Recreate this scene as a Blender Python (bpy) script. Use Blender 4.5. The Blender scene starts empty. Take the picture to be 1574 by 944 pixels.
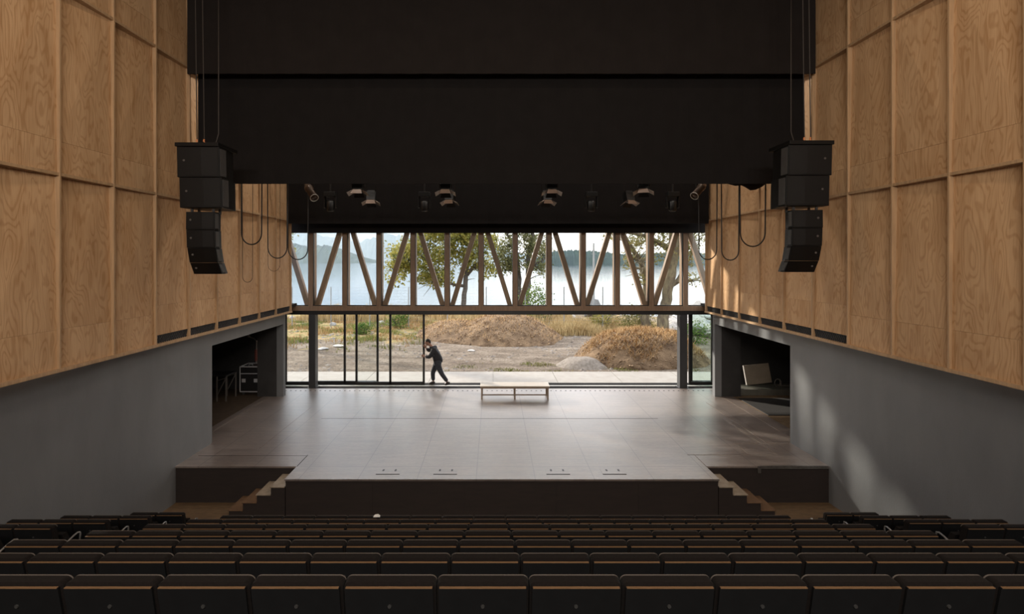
import bpy, bmesh, math, random
from mathutils import Vector, Matrix, noise, Quaternion
R = math.radians
SC = bpy.context.scene
COL = SC.collection
random.seed(7)

# ------------------------------------------------------------------ camera, world, sun, fill lights, exposure
FPX, PX, PY, HC = 833.0, 758.0, 401.0, 4.5      # focal length in px, principal point, eye height over the stage
cam_d = bpy.data.cameras.new('camera')
cam = bpy.data.objects.new('camera', cam_d); COL.objects.link(cam)
cam.location = (0, 0, HC); cam.rotation_euler = (R(90), 0, 0)
cam_d.sensor_width = 36.0; cam_d.lens = FPX / 1574 * 36
cam_d.shift_x = (787 - PX) / 1574; cam_d.shift_y = (PY - 472) / 1574
cam_d.clip_start = 0.05; cam_d.clip_end = 20000
SC.camera = cam
SC.view_settings.view_transform = 'Standard'; SC.view_settings.look = 'None'
SC.view_settings.gamma = 1; SC.view_settings.use_curve_mapping = False
SC.view_settings.exposure = 0.25
SC.cycles.use_denoising = True
SC.cycles.max_bounces = 10; SC.cycles.diffuse_bounces = 5; SC.cycles.transparent_max_bounces = 16
SC.cycles.sample_clamp_indirect = 4.0

SUN_DIR = Vector((1.3, -1.0, -0.62))             # the way the light travels
SUN_E, SUN_ANGLE = 6.0, 2.5
SKY = 1.0
CEILING_FILL_W = 36.0                                   # watts per added ceiling fill light

def new_world():
    w = bpy.data.worlds.new('sky'); SC.world = w; w.use_nodes = True
    nt = w.node_tree; nt.nodes.clear()
    N = nt.nodes.new; L = nt.links.new
    out = N('ShaderNodeOutputWorld'); bg = N('ShaderNodeBackground'); bg.inputs[1].default_value = SKY
    tc = N('ShaderNodeTexCoord'); sep = N('ShaderNodeSeparateXYZ'); L(tc.outputs['Generated'], sep.inputs[0])
    # azimuth: blue on the left of the bay, white cloud on the right
    az = N('ShaderNodeMapRange'); az.inputs[1].default_value = -0.24; az.inputs[2].default_value = 0.05
    L(sep.outputs[0], az.inputs[0])
    side = N('ShaderNodeMix'); side.data_type = 'RGBA'
    side.inputs[6].default_value = (0.23, 0.315, 0.46, 1); side.inputs[7].default_value = (1.5, 1.5, 1.48, 1)
    L(az.outputs[0], side.inputs[0])
    # clouds
    mp = N('ShaderNodeMapping'); mp.inputs['Scale'].default_value = (7, 7, 22); L(tc.outputs['Generated'], mp.inputs[0])
    nz = N('ShaderNodeTexNoise'); nz.inputs['Scale'].default_value = 1.0; nz.inputs['Detail'].default_value = 7; nz.inputs['Roughness'].default_value = 0.58
    L(mp.outputs[0], nz.inputs['Vector'])
    rp = N('ShaderNodeValToRGB'); rp.color_ramp.elements[0].position = 0.57; rp.color_ramp.elements[1].position = 0.72
    L(nz.outputs['Fac'], rp.inputs[0])
    mx = N('ShaderNodeMix'); mx.data_type = 'RGBA'; mx.inputs[7].default_value = (1.3, 1.3, 1.3, 1)
    L(rp.outputs[0], mx.inputs[0]); L(side.outputs[2], mx.inputs[6])
    # higher up the sky is a broad bright overcast
    up = N('ShaderNodeMapRange'); up.inputs[1].default_value = 0.12; up.inputs[2].default_value = 0.55
    L(sep.outputs[2], up.inputs[0])
    m2 = N('ShaderNodeMix'); m2.data_type = 'RGBA'; m2.inputs[7].default_value = (2.8, 2.9, 3.1, 1)
    L(up.outputs[0], m2.inputs[0]); L(mx.outputs[2], m2.inputs[6])
    L(m2.outputs[2], bg.inputs[0]); L(bg.outputs[0], out.inputs[0])
new_world()

sd = bpy.data.lights.new('sun', 'SUN'); sun = bpy.data.objects.new('sun', sd); COL.objects.link(sun)
sd.energy = SUN_E; sd.angle = R(SUN_ANGLE); sd.color = (1.0, 0.93, 0.82)
sun.rotation_euler = SUN_DIR.to_track_quat('-Z', 'Y').to_euler(); sun.location = (-30, 40, 30)

CEILING_FILL_XY = [(x, y) for y in (-1.0, 3.2, 7.2) for x in (-4.2, 0.15, 4.5)]
for hx, hy in CEILING_FILL_XY:                              # warm fill lights added under the ceiling to lift the interior
    d = bpy.data.lights.new('ceiling_fill', 'AREA'); d.shape = 'DISK'; d.size = 0.9; d.energy = CEILING_FILL_W
    d.color = (1.0, 0.80, 0.60)
    o = bpy.data.objects.new('ceiling_fill', d); COL.objects.link(o); o.location = (hx, hy, 10.75)

REAR_FILL_W = 300.0
for hx in (-2.6, 0.15, 2.9):                      # unseen fill added behind the camera to brighten the side walls
    d = bpy.data.lights.new('rear_fill', 'AREA'); d.shape = 'RECTANGLE'; d.size = 2.2; d.size_y = 1.0; d.energy = REAR_FILL_W; d.color = (1.0, 0.92, 0.83)
    o = bpy.data.objects.new('rear_fill', d); COL.objects.link(o); o.location = (hx, -4.45, 7.8); o.rotation_euler = (R(80), 0, 0)
STAGE_FILL_W = 58.0
for hx, hy in [(x, y) for y in (13.4, 15.6) for x in (-4.6, 0.15, 4.9)]:   # fill added over the stage for the far plywood, between the drapes
    d = bpy.data.lights.new('stage_fill', 'AREA'); d.shape = 'DISK'; d.size = 0.7; d.energy = STAGE_FILL_W; d.color = (1.0, 0.90, 0.80)
    o = bpy.data.objects.new('stage_fill', d); COL.objects.link(o); o.location = (hx, hy, 10.6)

# ------------------------------------------------------------------ helpers
def world_loc(o):
    v = Vector((0, 0, 0))
    while o is not None:
        v += o.location; o = o.parent
    return v

def tag(o, label=None, cat=None, group=None, kind=None):
    if label: o['label'] = label
    if cat: o['category'] = cat
    if group: o['group'] = group
    if kind: o['kind'] = kind
    return o

def empty(name, loc, label=None, cat=None, group=None, kind=None, rz=0):
    o = bpy.data.objects.new(name, None); COL.objects.link(o); o.empty_display_size = 0.2
    o.location = loc; o.rotation_euler = (0, 0, rz)
    return tag(o, label, cat, group, kind)

def P(px, py, Y):
    return Vector(((px - PX) * Y / FPX, Y, HC - (py - PY) * Y / FPX))
def XP(px, Y): return (px - PX) * Y / FPX
def ZP(py, Y): return HC - (py - PY) * Y / FPX

class MB:
    def __init__(s): s.v = []; s.f = []; s.m = []
    def add(s, vs, fs, M=None, mi=0):
        b = len(s.v)
        for v in vs:
            v = Vector(v); s.v.append(M @ v if M is not None else v)
        for f in fs: s.f.append([b + i for i in f]); s.m.append(mi)
        return s
    def box(s, x0, x1, y0, y1, z0, z1, M=None, mi=0):
        vs = [(x, y, z) for z in (z0, z1) for y in (y0, y1) for x in (x0, x1)]
        return s.add(vs, [(0,2,3,1),(4,5,7,6),(0,1,5,4),(2,6,7,3),(0,4,6,2),(1,3,7,5)], M, mi)
    def bar(s, p0, p1, w, d, up=(0,1,0), mi=0):       # square bar: w across, d along 'up'
        p0 = Vector(p0); p1 = Vector(p1); a = (p1 - p0); L = a.length; a.normalize()
        u = Vector(up); u = (u - a * u.dot(a)).normalized(); c = a.cross(u)
        M = Matrix((c, u, a)).transposed().to_4x4(); M.translation = p0
        return s.box(-w/2, w/2, -d/2, d/2, 0, L, M, mi)
    def tube(s, pts, r, seg=8, cap=True, mi=0):
        pts = [Vector(p) for p in pts]; n = len(pts)
        rs = r if isinstance(r, (list, tuple)) else [r] * n
        b = len(s.v); prev = None
        for i, p in enumerate(pts):
            t = (pts[min(i+1, n-1)] - pts[max(i-1, 0)])
            t = t.normalized() if t.length > 1e-9 else Vector((0,0,1))
            if prev is None:
                u = t.orthogonal().normalized()
            else:
                u = prev - t * prev.dot(t)
                u = u.normalized() if u.length > 1e-6 else t.orthogonal().normalized()
            prev = u; w = t.cross(u)
            for k in range(seg):
                a = 2 * math.pi * k / seg
                s.v.append(p + (u * math.cos(a) + w * math.sin(a)) * rs[i])
        for i in range(n - 1):
            for k in range(seg):
                k2 = (k + 1) % seg
                s.f.append([b+i*seg+k, b+i*seg+k2, b+(i+1)*seg+k2, b+(i+1)*seg+k]); s.m.append(mi)
        if cap:
            s.f.append([b + k for k in range(seg)][::-1]); s.m.append(mi)
            s.f.append([b + (n-1)*seg + k for k in range(seg)]); s.m.append(mi)
        return s
    def prism(s, poly, a0, a1, axis='x', M=None, mi=0):    # poly of 2D points in the two other axes
        n = len(poly)
        def mk(a, p):
            return {'x': (a, p[0], p[1]), 'y': (p[0], a, p[1]), 'z': (p[0], p[1], a)}[axis]
        vs = [mk(a0, p) for p in poly] + [mk(a1, p) for p in poly]
        fs = [list(range(n))[::-1], list(range(n, 2*n))] + [(i, (i+1) % n, n+(i+1) % n, n+i) for i in range(n)]
        return s.add(vs, fs, M, mi)
    def loft(s, rings, cap=True, mi=0):
        n = len(rings[0]); b = len(s.v)
        for r in rings: s.v += [Vector(p) for p in r]
        for i in range(len(rings)-1):
            for k in range(n):
                k2 = (k+1) % n
                s.f.append([b+i*n+k, b+i*n+k2, b+(i+1)*n+k2, b+(i+1)*n+k]); s.m.append(mi)
        if cap:
            s.f.append([b+k for k in range(n)][::-1]); s.m.append(mi)
            s.f.append([b+(len(rings)-1)*n+k for k in range(n)]); s.m.append(mi)
        return s
    def build(s, name, mats, parent=None, smooth=False, bevel=0, local=False, link=True):
        me = bpy.data.meshes.new(name)
        off = Vector((0,0,0)) if (parent is None or local) else world_loc(parent)
        me.from_pydata([tuple(v - off) for v in s.v], [], s.f)
        if not isinstance(mats, (list, tuple)): mats = [mats]
        for m in mats: me.materials.append(m)
        if len(mats) > 1: me.polygons.foreach_set('material_index', s.m)
        bm = bmesh.new(); bm.from_mesh(me); bmesh.ops.recalc_face_normals(bm, faces=bm.faces[:]); bm.to_mesh(me); bm.free()
        if smooth:
            me.polygons.foreach_set('use_smooth', [True] * len(me.polygons))
        o = bpy.data.objects.new(name, me); COL.objects.link(o)
        if parent is not None: o.parent = parent
        if bevel:
            b = o.modifiers.new('bevel', 'BEVEL'); b.width = bevel; b.segments = 2; b.limit_method = 'ANGLE'; b.angle_limit = R(40)
        if smooth:
            try: me.shade_auto_smooth if False else None
            except Exception: pass
        return o

def flatten_smooth(o, ang=40):
    me = o.data
    me.set_sharp_from_angle(angle=R(ang))

def struct(o): o['kind'] = 'structure'; return o

def copy_tree(o, parent=None):
    c = o.copy(); COL.objects.link(c)
    if parent is not None:
        c.parent = parent
    for ch in o.children: copy_tree(ch, c)
    return c

# ------------------------------------------------------------------ materials
MATS = {}
def mat(name, col, rough=0.6, metal=0.0, var=0.0, vscale=4.0, bump=0.0, bscale=30.0, col2=None, spec=0.5, stretch=(1,1,1), detail=5.0, ramp=(0.35, 0.65), sheen=0.0, rvar=0.0):
    m = bpy.data.materials.new(name); m.use_nodes = True; MATS[name] = m
    nt = m.node_tree; N = nt.nodes.new; L = nt.links.new
    b = nt.nodes['Principled BSDF']
    b.inputs['Roughness'].default_value = rough; b.inputs['Metallic'].default_value = metal
    b.inputs['Specular IOR Level'].default_value = spec
    if sheen: b.inputs['Sheen Weight'].default_value = sheen
    c1 = tuple(col) + (1,)
    if col2 is None: col2 = tuple(max(0, c * (1 - var)) for c in col)
    tc = N('ShaderNodeTexCoord'); mp = N('ShaderNodeMapping'); mp.inputs['Scale'].default_value = stretch
    L(tc.outputs['Object'], mp.inputs[0])
    nz = N('ShaderNodeTexNoise'); nz.inputs['Scale'].default_value = vscale; nz.inputs['Detail'].default_value = detail
    nz.inputs['Roughness'].default_value = 0.6
    L(mp.outputs[0], nz.inputs['Vector'])
    rp = N('ShaderNodeValToRGB'); rp.color_ramp.elements[0].position = ramp[0]; rp.color_ramp.elements[1].position = ramp[1]
    rp.color_ramp.elements[0].color = tuple(col2) + (1,); rp.color_ramp.elements[1].color = c1
    L(nz.outputs['Fac'], rp.inputs[0]); L(rp.outputs[0], b.inputs['Base Color'])
    if rvar:
        mr = N('ShaderNodeMapRange'); mr.inputs[3].default_value = rough - rvar; mr.inputs[4].default_value = rough + rvar
        mr.inputs[1].default_value = 0.3; mr.inputs[2].default_value = 0.7
        L(nz.outputs['Fac'], mr.inputs[0]); L(mr.outputs[0], b.inputs['Roughness'])
    if bump:
        n2 = N('ShaderNodeTexNoise'); n2.inputs['Scale'].default_value = bscale; n2.inputs['Detail'].default_value = 4
        L(mp.outputs[0], n2.inputs['Vector'])
        bp = N('ShaderNodeBump'); bp.inputs['Strength'].default_value = bump; bp.inputs['Distance'].default_value = 0.02
        L(n2.outputs['Fac'], bp.inputs['Height']); L(bp.outputs[0], b.inputs['Normal'])
    return m

def plywood(name, light, dark, contrast=1.0):
    m = bpy.data.materials.new(name); m.use_nodes = True
    nt = m.node_tree; N = nt.nodes.new; L = nt.links.new; b = nt.nodes['Principled BSDF']
    b.inputs['Roughness'].default_value = 0.55; b.inputs['Specular IOR Level'].default_value = 0.3
    tc = N('ShaderNodeTexCoord'); oi = N('ShaderNodeObjectInfo')
    ad = N('ShaderNodeVectorMath'); ad.operation = 'ADD'
    mul = N('ShaderNodeMath'); mul.operation = 'MULTIPLY'; mul.inputs[1].default_value = 73.0
    L(oi.outputs['Random'], mul.inputs[0]); L(tc.outputs['Object'], ad.inputs[0]); L(mul.outputs[0], ad.inputs[1])
    mp = N('ShaderNodeMapping'); mp.inputs['Scale'].default_value = (1.0, 1.7, 0.42); L(ad.outputs[0], mp.inputs[0])
    n1 = N('ShaderNodeTexNoise'); n1.inputs['Scale'].default_value = 1.5; n1.inputs['Detail'].default_value = 2.5; n1.inputs['Roughness'].default_value = 0.45
    n1.inputs['Distortion'].default_value = 0.35
    L(mp.outputs[0], n1.inputs['Vector'])
    k = N('ShaderNodeMath'); k.operation = 'MULTIPLY'; k.inputs[1].default_value = 120.0; L(n1.outputs['Fac'], k.inputs[0])
    sn = N('ShaderNodeMath'); sn.operation = 'SINE'; L(k.outputs[0], sn.inputs[0])
    # fine grain streaks
    mp2 = N('ShaderNodeMapping'); mp2.inputs['Scale'].default_value = (30, 55, 2.2); L(ad.outputs[0], mp2.inputs[0])
    n2 = N('ShaderNodeTexNoise'); n2.inputs['Scale'].default_value = 1.0; n2.inputs['Detail'].default_value = 3; L(mp2.outputs[0], n2.inputs['Vector'])
    # broad blotches
    n3 = N('ShaderNodeTexNoise'); n3.inputs['Scale'].default_value = 2.1; n3.inputs['Detail'].default_value = 3; L(mp.outputs[0], n3.inputs['Vector'])
    r1 = N('ShaderNodeMapRange'); r1.inputs[1].default_value = 0.1; r1.inputs[2].default_value = 1.0; L(sn.outputs[0], r1.inputs[0])
    a1 = N('ShaderNodeMath'); a1.operation = 'MULTIPLY'; a1.inputs[1].default_value = 0.42 * contrast; L(r1.outputs[0], a1.inputs[0])
    r2 = N('ShaderNodeMapRange'); r2.inputs[1].default_value = 0.4; r2.inputs[2].default_value = 0.75; r2.inputs[4].default_value = 0.35 * contrast; L(n2.outputs['Fac'], r2.inputs[0])
    r3 = N('ShaderNodeMapRange'); r3.inputs[1].default_value = 0.4; r3.inputs[2].default_value = 0.7; r3.inputs[4].default_value = 0.38 * contrast; L(n3.outputs['Fac'], r3.inputs[0])
    s1 = N('ShaderNodeMath'); L(a1.outputs[0], s1.inputs[0]); L(r2.outputs[0], s1.inputs[1])
    s2 = N('ShaderNodeMath'); L(s1.outputs[0], s2.inputs[0]); L(r3.outputs[0], s2.inputs[1])
    r4 = N('ShaderNodeMapRange'); r4.inputs[3].default_value = -0.10; r4.inputs[4].default_value = 0.16; L(oi.outputs['Random'], r4.inputs[0])
    s3 = N('ShaderNodeMath'); s3.use_clamp = True; L(s2.outputs[0], s3.inputs[0]); L(r4.outputs[0], s3.inputs[1])
    mx = N('ShaderNodeMix'); mx.data_type = 'RGBA'; mx.inputs[6].default_value = tuple(light) + (1,); mx.inputs[7].default_value = tuple(dark) + (1,)
    L(s3.outputs[0], mx.inputs[0]); L(mx.outputs[2], b.inputs['Base Color'])
    return m

def glass(name, tint, refl=1.0):
    m = bpy.data.materials.new(name); m.use_nodes = True; nt = m.node_tree; nt.nodes.clear()
    N = nt.nodes.new; L = nt.links.new
    o = N('ShaderNodeOutputMaterial'); mx = N('ShaderNodeMixShader'); t = N('ShaderNodeBsdfTransparent'); g = N('ShaderNodeBsdfGlossy')
    t.inputs[0].default_value = tuple(tint) + (1,); g.inputs['Roughness'].default_value = 0.0
    g.inputs[0].default_value = (0.9 * refl, 0.95 * refl, 0.92 * refl, 1)
    lw = N('ShaderNodeLayerWeight'); lw.inputs[0].default_value = 0.5
    pw = N('ShaderNodeMath'); pw.operation = 'POWER'; pw.inputs[1].default_value = 5.0; L(lw.outputs['Facing'], pw.inputs[0])
    ma = N('ShaderNodeMath'); ma.operation = 'MULTIPLY_ADD'; ma.inputs[1].default_value = 0.9; ma.inputs[2].default_value = 0.025; L(pw.outputs[0], ma.inputs[0])
    L(ma.outputs[0], mx.inputs[0]); L(t.outputs[0], mx.inputs[1]); L(g.outputs[0], mx.inputs[2]); L(mx.outputs[0], o.inputs[0])
    return m

PLY = plywood('plywood', (0.62, 0.40, 0.225), (0.40, 0.218, 0.097))
BATTEN = mat('pine_batten', (0.52, 0.335, 0.185), 0.55, var=0.25, vscale=3, stretch=(6, 6, 0.6))
TRUSS = mat('truss_timber', (0.27, 0.172, 0.107), 0.55, var=0.25, vscale=4, stretch=(5, 5, 0.7))
GREY = mat('grey_plaster', (0.170, 0.174, 0.181), 0.5, col2=(0.132, 0.136, 0.143), vscale=1.6, bump=0.12, bscale=60, stretch=(1, 1, 0.35), detail=8, ramp=(0.25, 0.75))
BLACKW = mat('black_paint_wall', (0.030, 0.028, 0.028), 0.8, var=0.3, vscale=2)
DRAPE = mat('black_velour', (0.0155, 0.0135, 0.013), 0.95, var=0.12, vscale=3, spec=0.1)
DRAPE2 = mat('black_wool_drape', (0.021, 0.017, 0.0155), 0.95, var=0.12, vscale=3, spec=0.1)
STEEL = mat('dark_steel', (0.055, 0.053, 0.054), 0.45, var=0.15, vscale=6)
ALU = mat('black_anodised_frame', (0.018, 0.017, 0.017), 0.4, var=0.2, vscale=8)
GREYSTEEL = mat('grey_steel_column', (0.040, 0.040, 0.043), 0.5, var=0.15, vscale=3)
GLASS = glass('clear_glass', (0.975, 0.985, 0.98))
GLASSG = glass('green_tinted_glass', (0.92, 0.965, 0.945))

# ------------------------------------------------------------------ the setting: floors
def stage_floor_mat():
    m = bpy.data.materials.new('stage_floor_paint'); m.use_nodes = True; nt = m.node_tree; N = nt.nodes.new; L = nt.links.new
    b = nt.nodes['Principled BSDF']; tc = N('ShaderNodeTexCoord')
    mp = N('ShaderNodeMapping'); mp.inputs['Location'].default_value = (0.35, 0.35, 0); L(tc.outputs['Object'], mp.inputs[0])
    bk = N('ShaderNodeTexBrick'); bk.inputs['Scale'].default_value = 1.0; bk.inputs['Brick Width'].default_value = 1.22; bk.inputs['Row Height'].default_value = 2.44
    bk.offset = 0.0; bk.inputs['Mortar Size'].default_value = 0.008; bk.inputs['Mortar Smooth'].default_value = 0.0
    bk.inputs[1].default_value = (1, 1, 1, 1); bk.inputs[2].default_value = (0.93, 0.93, 0.93, 1); bk.inputs['Mortar'].default_value = (0.1, 0.1, 0.1, 1)
    L(mp.outputs[0], bk.inputs['Vector'])
    def nz(scale, detail, stretch, rough=0.6):
        q = N('ShaderNodeMapping'); q.inputs['Scale'].default_value = stretch; L(tc.outputs['Object'], q.inputs[0])
        n = N('ShaderNodeTexNoise'); n.inputs['Scale'].default_value = scale; n.inputs['Detail'].default_value = detail; n.inputs['Roughness'].default_value = rough
        L(q.outputs[0], n.inputs['Vector']); return n
    def rng(n, a, b2, c, d):
        r = N('ShaderNodeMapRange'); r.inputs[1].default_value = a; r.inputs[2].default_value = b2; r.inputs[3].default_value = c; r.inputs[4].default_value = d
        L(n.outputs['Fac'], r.inputs[0]); return r
    n1 = nz(0.8, 6, (1, 1, 1)); n2 = nz(1.0, 6, (1.1, 9, 1), 0.7); n3 = nz(9, 5, (1, 2.2, 1), 0.7)
    w1 = rng(n1, 0.3, 0.7, 0.0, 0.45); w2 = rng(n2, 0.36, 0.64, 0.0, 0.50); w3 = rng(n3, 0.38, 0.66, 0.0, 0.42)
    s1 = N('ShaderNodeMath'); L(w1.outputs[0], s1.inputs[0]); L(w2.outputs[0], s1.inputs[1])
    s2 = N('ShaderNodeMath'); s2.use_clamp = True; L(s1.outputs[0], s2.inputs[0]); L(w3.outputs[0], s2.inputs[1])
    mx = N('ShaderNodeMix'); mx.data_type = 'RGBA'; mx.inputs[6].default_value = (0.050, 0.038, 0.033, 1); mx.inputs[7].default_value = (0.235, 0.187, 0.163, 1); L(s2.outputs[0], mx.inputs[0])
    mm = N('ShaderNodeMix'); mm.data_type = 'RGBA'; mm.blend_type = 'MULTIPLY'; mm.inputs[0].default_value = 0.85; L(mx.outputs[2], mm.inputs[6]); L(bk.outputs['Color'], mm.inputs[7])
    L(mm.outputs[2], b.inputs['Base Color'])
    rr = N('ShaderNodeMapRange'); rr.inputs[3].default_value = 0.27; rr.inputs[4].default_value = 0.40; L(s2.outputs[0], rr.inputs[0]); L(rr.outputs[0], b.inputs['Roughness'])
    b.inputs['Specular IOR Level'].default_value = 1.0; b.inputs['IOR'].default_value = 2.2
    b.inputs['Specular Tint'].default_value = (1.0, 0.965, 0.94, 1)
    return m
STAGE = stage_floor_mat()
RISER = mat('brown_black_riser', (0.020, 0.012, 0.0095), 0.7, var=0.3, vscale=3, stretch=(1, 1, 6))
PITWOOD = mat('pit_floor_wood', (0.135, 0.082, 0.040), 0.65, col2=(0.085, 0.050, 0.026), vscale=5, bump=0.1, stretch=(1, 3, 1))
OSB = mat('raw_board_floor', (0.24, 0.165, 0.095), 0.7, col2=(0.15, 0.095, 0.05), vscale=9, bump=0.1)
BROWNFLOOR = mat('brown_wing_floor', (0.10, 0.068, 0.042), 0.6, var=0.4, vscale=5)

ZF = -0.80                                         # pit floor
YF, YA, YB = 11.16, 11.86, 19.10                   # thrust front, apron edge, facade line
XTL, XTR = -4.30, 4.66                             # thrust sides
XWL, XWR = -7.62, 7.95                             # stage floor reaches into the wings
m = MB()                                           # stage deck, T-shaped in plan
m.prism([(XWL, YA), (XTL, YA), (XTL, YF), (XTR, YF), (XTR, YA), (XWR, YA), (XWR, YB+0.02), (XWL, YB+0.02)], -0.035, 0.0, 'z')
struct(m.build('floor_stage', STAGE, bevel=0))
m = MB()
m.box(XTL+0.02, XTR-0.02, YF+0.02, YF+0.06, ZF, -0.035)
m.box(XTL+0.02, XTL+0.06, YF+0.06, YA+0.02, ZF, -0.035); m.box(XTR-0.06, XTR-0.02, YF+0.06, YA+0.02, ZF, -0.035)
m.box(-7.1, XTL+0.02, YA+0.02, YA+0.06, ZF, -0.035); m.box(XTR-0.02, 7.5, YA+0.02, YA+0.06, ZF, -0.035)
m.box(XTL+0.02, XTR-0.02, YF+0.005, YF+0.02, -0.075, -0.036)
for xx in (-2.5, -0.6, 1.3, 3.0): m.box(xx, xx+0.012, YF+0.012, YF+0.02, ZF, -0.08)
struct(m.build('trim_stage_riser', RISER))
m = MB(); m.box(-7.6, 7.9, 9.2, YA+0.02, ZF-0.1, ZF); struct(m.build('floor_pit', PITWOOD))
m = MB(); m.box(-11.5, XWL, 12.0, YB, -0.1, 0.0); struct(m.build('floor_wing_left', BROWNFLOOR))
m = MB(); m.box(XWR, 12.0, 12.0, YB, -0.1, 0.0); struct(m.build('floor_wing_right', OSB))
# fine pale joints and lines on the deck
PALELINE = mat('pale_floor_line', (0.26, 0.21, 0.17), 0.6, var=0.5, vscale=12)
m = MB()
m.box(-7.40, -7.385, 12.4, 18.9, 0.0, 0.003); m.box(7.56, 7.575, 12.5, 18.9, 0.0, 0.003)
m.box(6.75, 6.77, 13.0, 17.2, 0.0, 0.003); m.box(6.55, 6.565, 12.6, 15.4, 0.0, 0.003); m.box(6.60, 6.615, 12.6, 15.4, 0.0, 0.003)
m.box(5.9, 7.3, 13.35, 13.375, 0.0, 0.003); m.box(4.5, 6.6, 12.55, 12.57, 0.0, 0.003); m.box(4.66, 4.675, YA, 12.6, 0.0, 0.003)
m.box(5.95, 5.965, 12.55, 13.36, 0, 0.003); m.box(-5.6, -5.59, 13.0, 16.6, 0, 0.002)
struct(m.build('trim_floor_line', PALELINE))
DARKGAP = mat('dark_gap', (0.006, 0.006, 0.006), 0.8)
m = MB()
for k in range(86):
    x = -7.2 + k * 0.17; m.box(x, x+0.05, 18.74, 18.80, 0.0, 0.003)
m.box(-4.30, -4.285, YA, 12.55, 0, 0.003); m.box(-6.8, -4.3, 12.50, 12.512, 0, 0.002)
m.box(-4.9, 4.7, 15.45, 15.465, 0, 0.002)
struct(m.build('trim_floor_slots', DARKGAP))
METAL = mat('worn_metal', (0.32, 0.30, 0.28), 0.4, metal=0.9, var=0.3, vscale=15)
m = MB(); m.box(5.85, 7.34, YA-0.012, YA+0.02, -0.05, 0.012); m.box(5.78, 5.85, YA-0.03, YA, -0.14, 0.01)
struct(m.build('trim_apron_edge', METAL))

# terraces under the seats
ROWY = [3.103 + 0.972 * k for k in range(8)]      # top of each row's backrests
ROWZ = [HC - (1.795 + 0.400 * k) for k in range(8)]
SEATH = 0.86
TIER = mat('dark_tier_carpet', (0.020, 0.018, 0.017), 0.95, var=0.2, vscale=30, spec=0.1)
m = MB()
for k in range(8):
    fz = ROWZ[k] - SEATH
    y0 = ROWY[k] - 0.30 if k else -4.6; y1 = ROWY[k] + 0.672 if k < 7 else 10.35
    m.box(-7.9, 8.2, y0, y1, -1.2, max(fz, ZF))
for k in range(1, 4):
    fz = ROWZ[0] - SEATH + 0.4 * k
    m.box(-7.9, 8.2, -4.6, ROWY[0] - 0.3 - 0.972 * (k - 1), ROWZ[0] - SEATH, fz)
struct(m.build('floor_seating', TIER))

# ------------------------------------------------------------------ walls
# grey lower walls (stage level up to the underside of the plywood), each with the wing opening
ZT = HC - 1.69                                     # underside of the plywood band
ZW1, ZW2, ZTOP = HC + 1.35, HC + 4.30, 11.0
def grey_wall(side):
    s = -1 if side == 'left' else 1
    base = [(-4.6, 7.55), (6.0, 7.28 if s < 0 else 7.66), (8.9, 7.16 if s < 0 else 7.56), (11.7, 6.96 if s < 0 else 7.36), (13.4, 6.95 if s < 0 else 7.345)]
    far = 18.15
    m = MB(); th = 0.22
    X = lambda v: s * v
    for (y0, x0), (y1, x1) in zip(base, base[1:]):
        m.add([(X(x0), y0, -1.2), (X(x1), y1, -1.2), (X(x1), y1, ZT), (X(x0), y0, ZT),
               (X(x0+th), y0, -1.2), (X(x1+th), y1, -1.2), (X(x1+th), y1, ZT), (X(x0+th), y0, ZT)],
              [(0,1,2,3), (4,7,6,5), (0,4,5,1), (3,2,6,7), (0,3,7,4), (1,5,6,2)])
    xw = base[-1][1]; zo = 2.40
    m.box(min(X(xw), X(xw+th)), max(X(xw), X(xw+th)), 13.4, far, zo, ZT)           # lintel over the opening
    m.box(min(X(xw), X(xw+th)), max(X(xw), X(xw+th)), 17.95, far, 0.0, zo)         # far jamb
    struct(m.build('wall_' + side, GREY))
    m = MB(); m.box(min(X(xw+th), X(xw+0.86)), max(X(xw+th), X(xw+0.86)), 17.95, far-0.02, 0.0, 2.6)
    struct(m.build('wall_%s_return' % side, BLACKW))
    # wing room behind the opening
    m = MB(); xo = 11.4
    m.box(min(X(xw+th), X(xo)), max(X(xw+th), X(xo)), 12.6, 12.75, 0.0, 2.9)
    m.box(min(X(xo), X(xo+0.1)), max(X(xo), X(xo+0.1)), 12.6, 19.3, 0.0, 2.9)
    m.box(min(X(xw+0.86 if s < 0 else 8.2), X(xo)), max(X(xw+0.86 if s < 0 else 8.2), X(xo)), 19.05, 19.2, 0.0, 2.9)
    m.box(min(X(xw), X(xo)), max(X(xw), X(xo)), 12.6, 19.2, 2.9, 3.0)
    struct(m.build('wall_%s_wing' % side, BLACKW))
grey_wall('left'); grey_wall('right')

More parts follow.
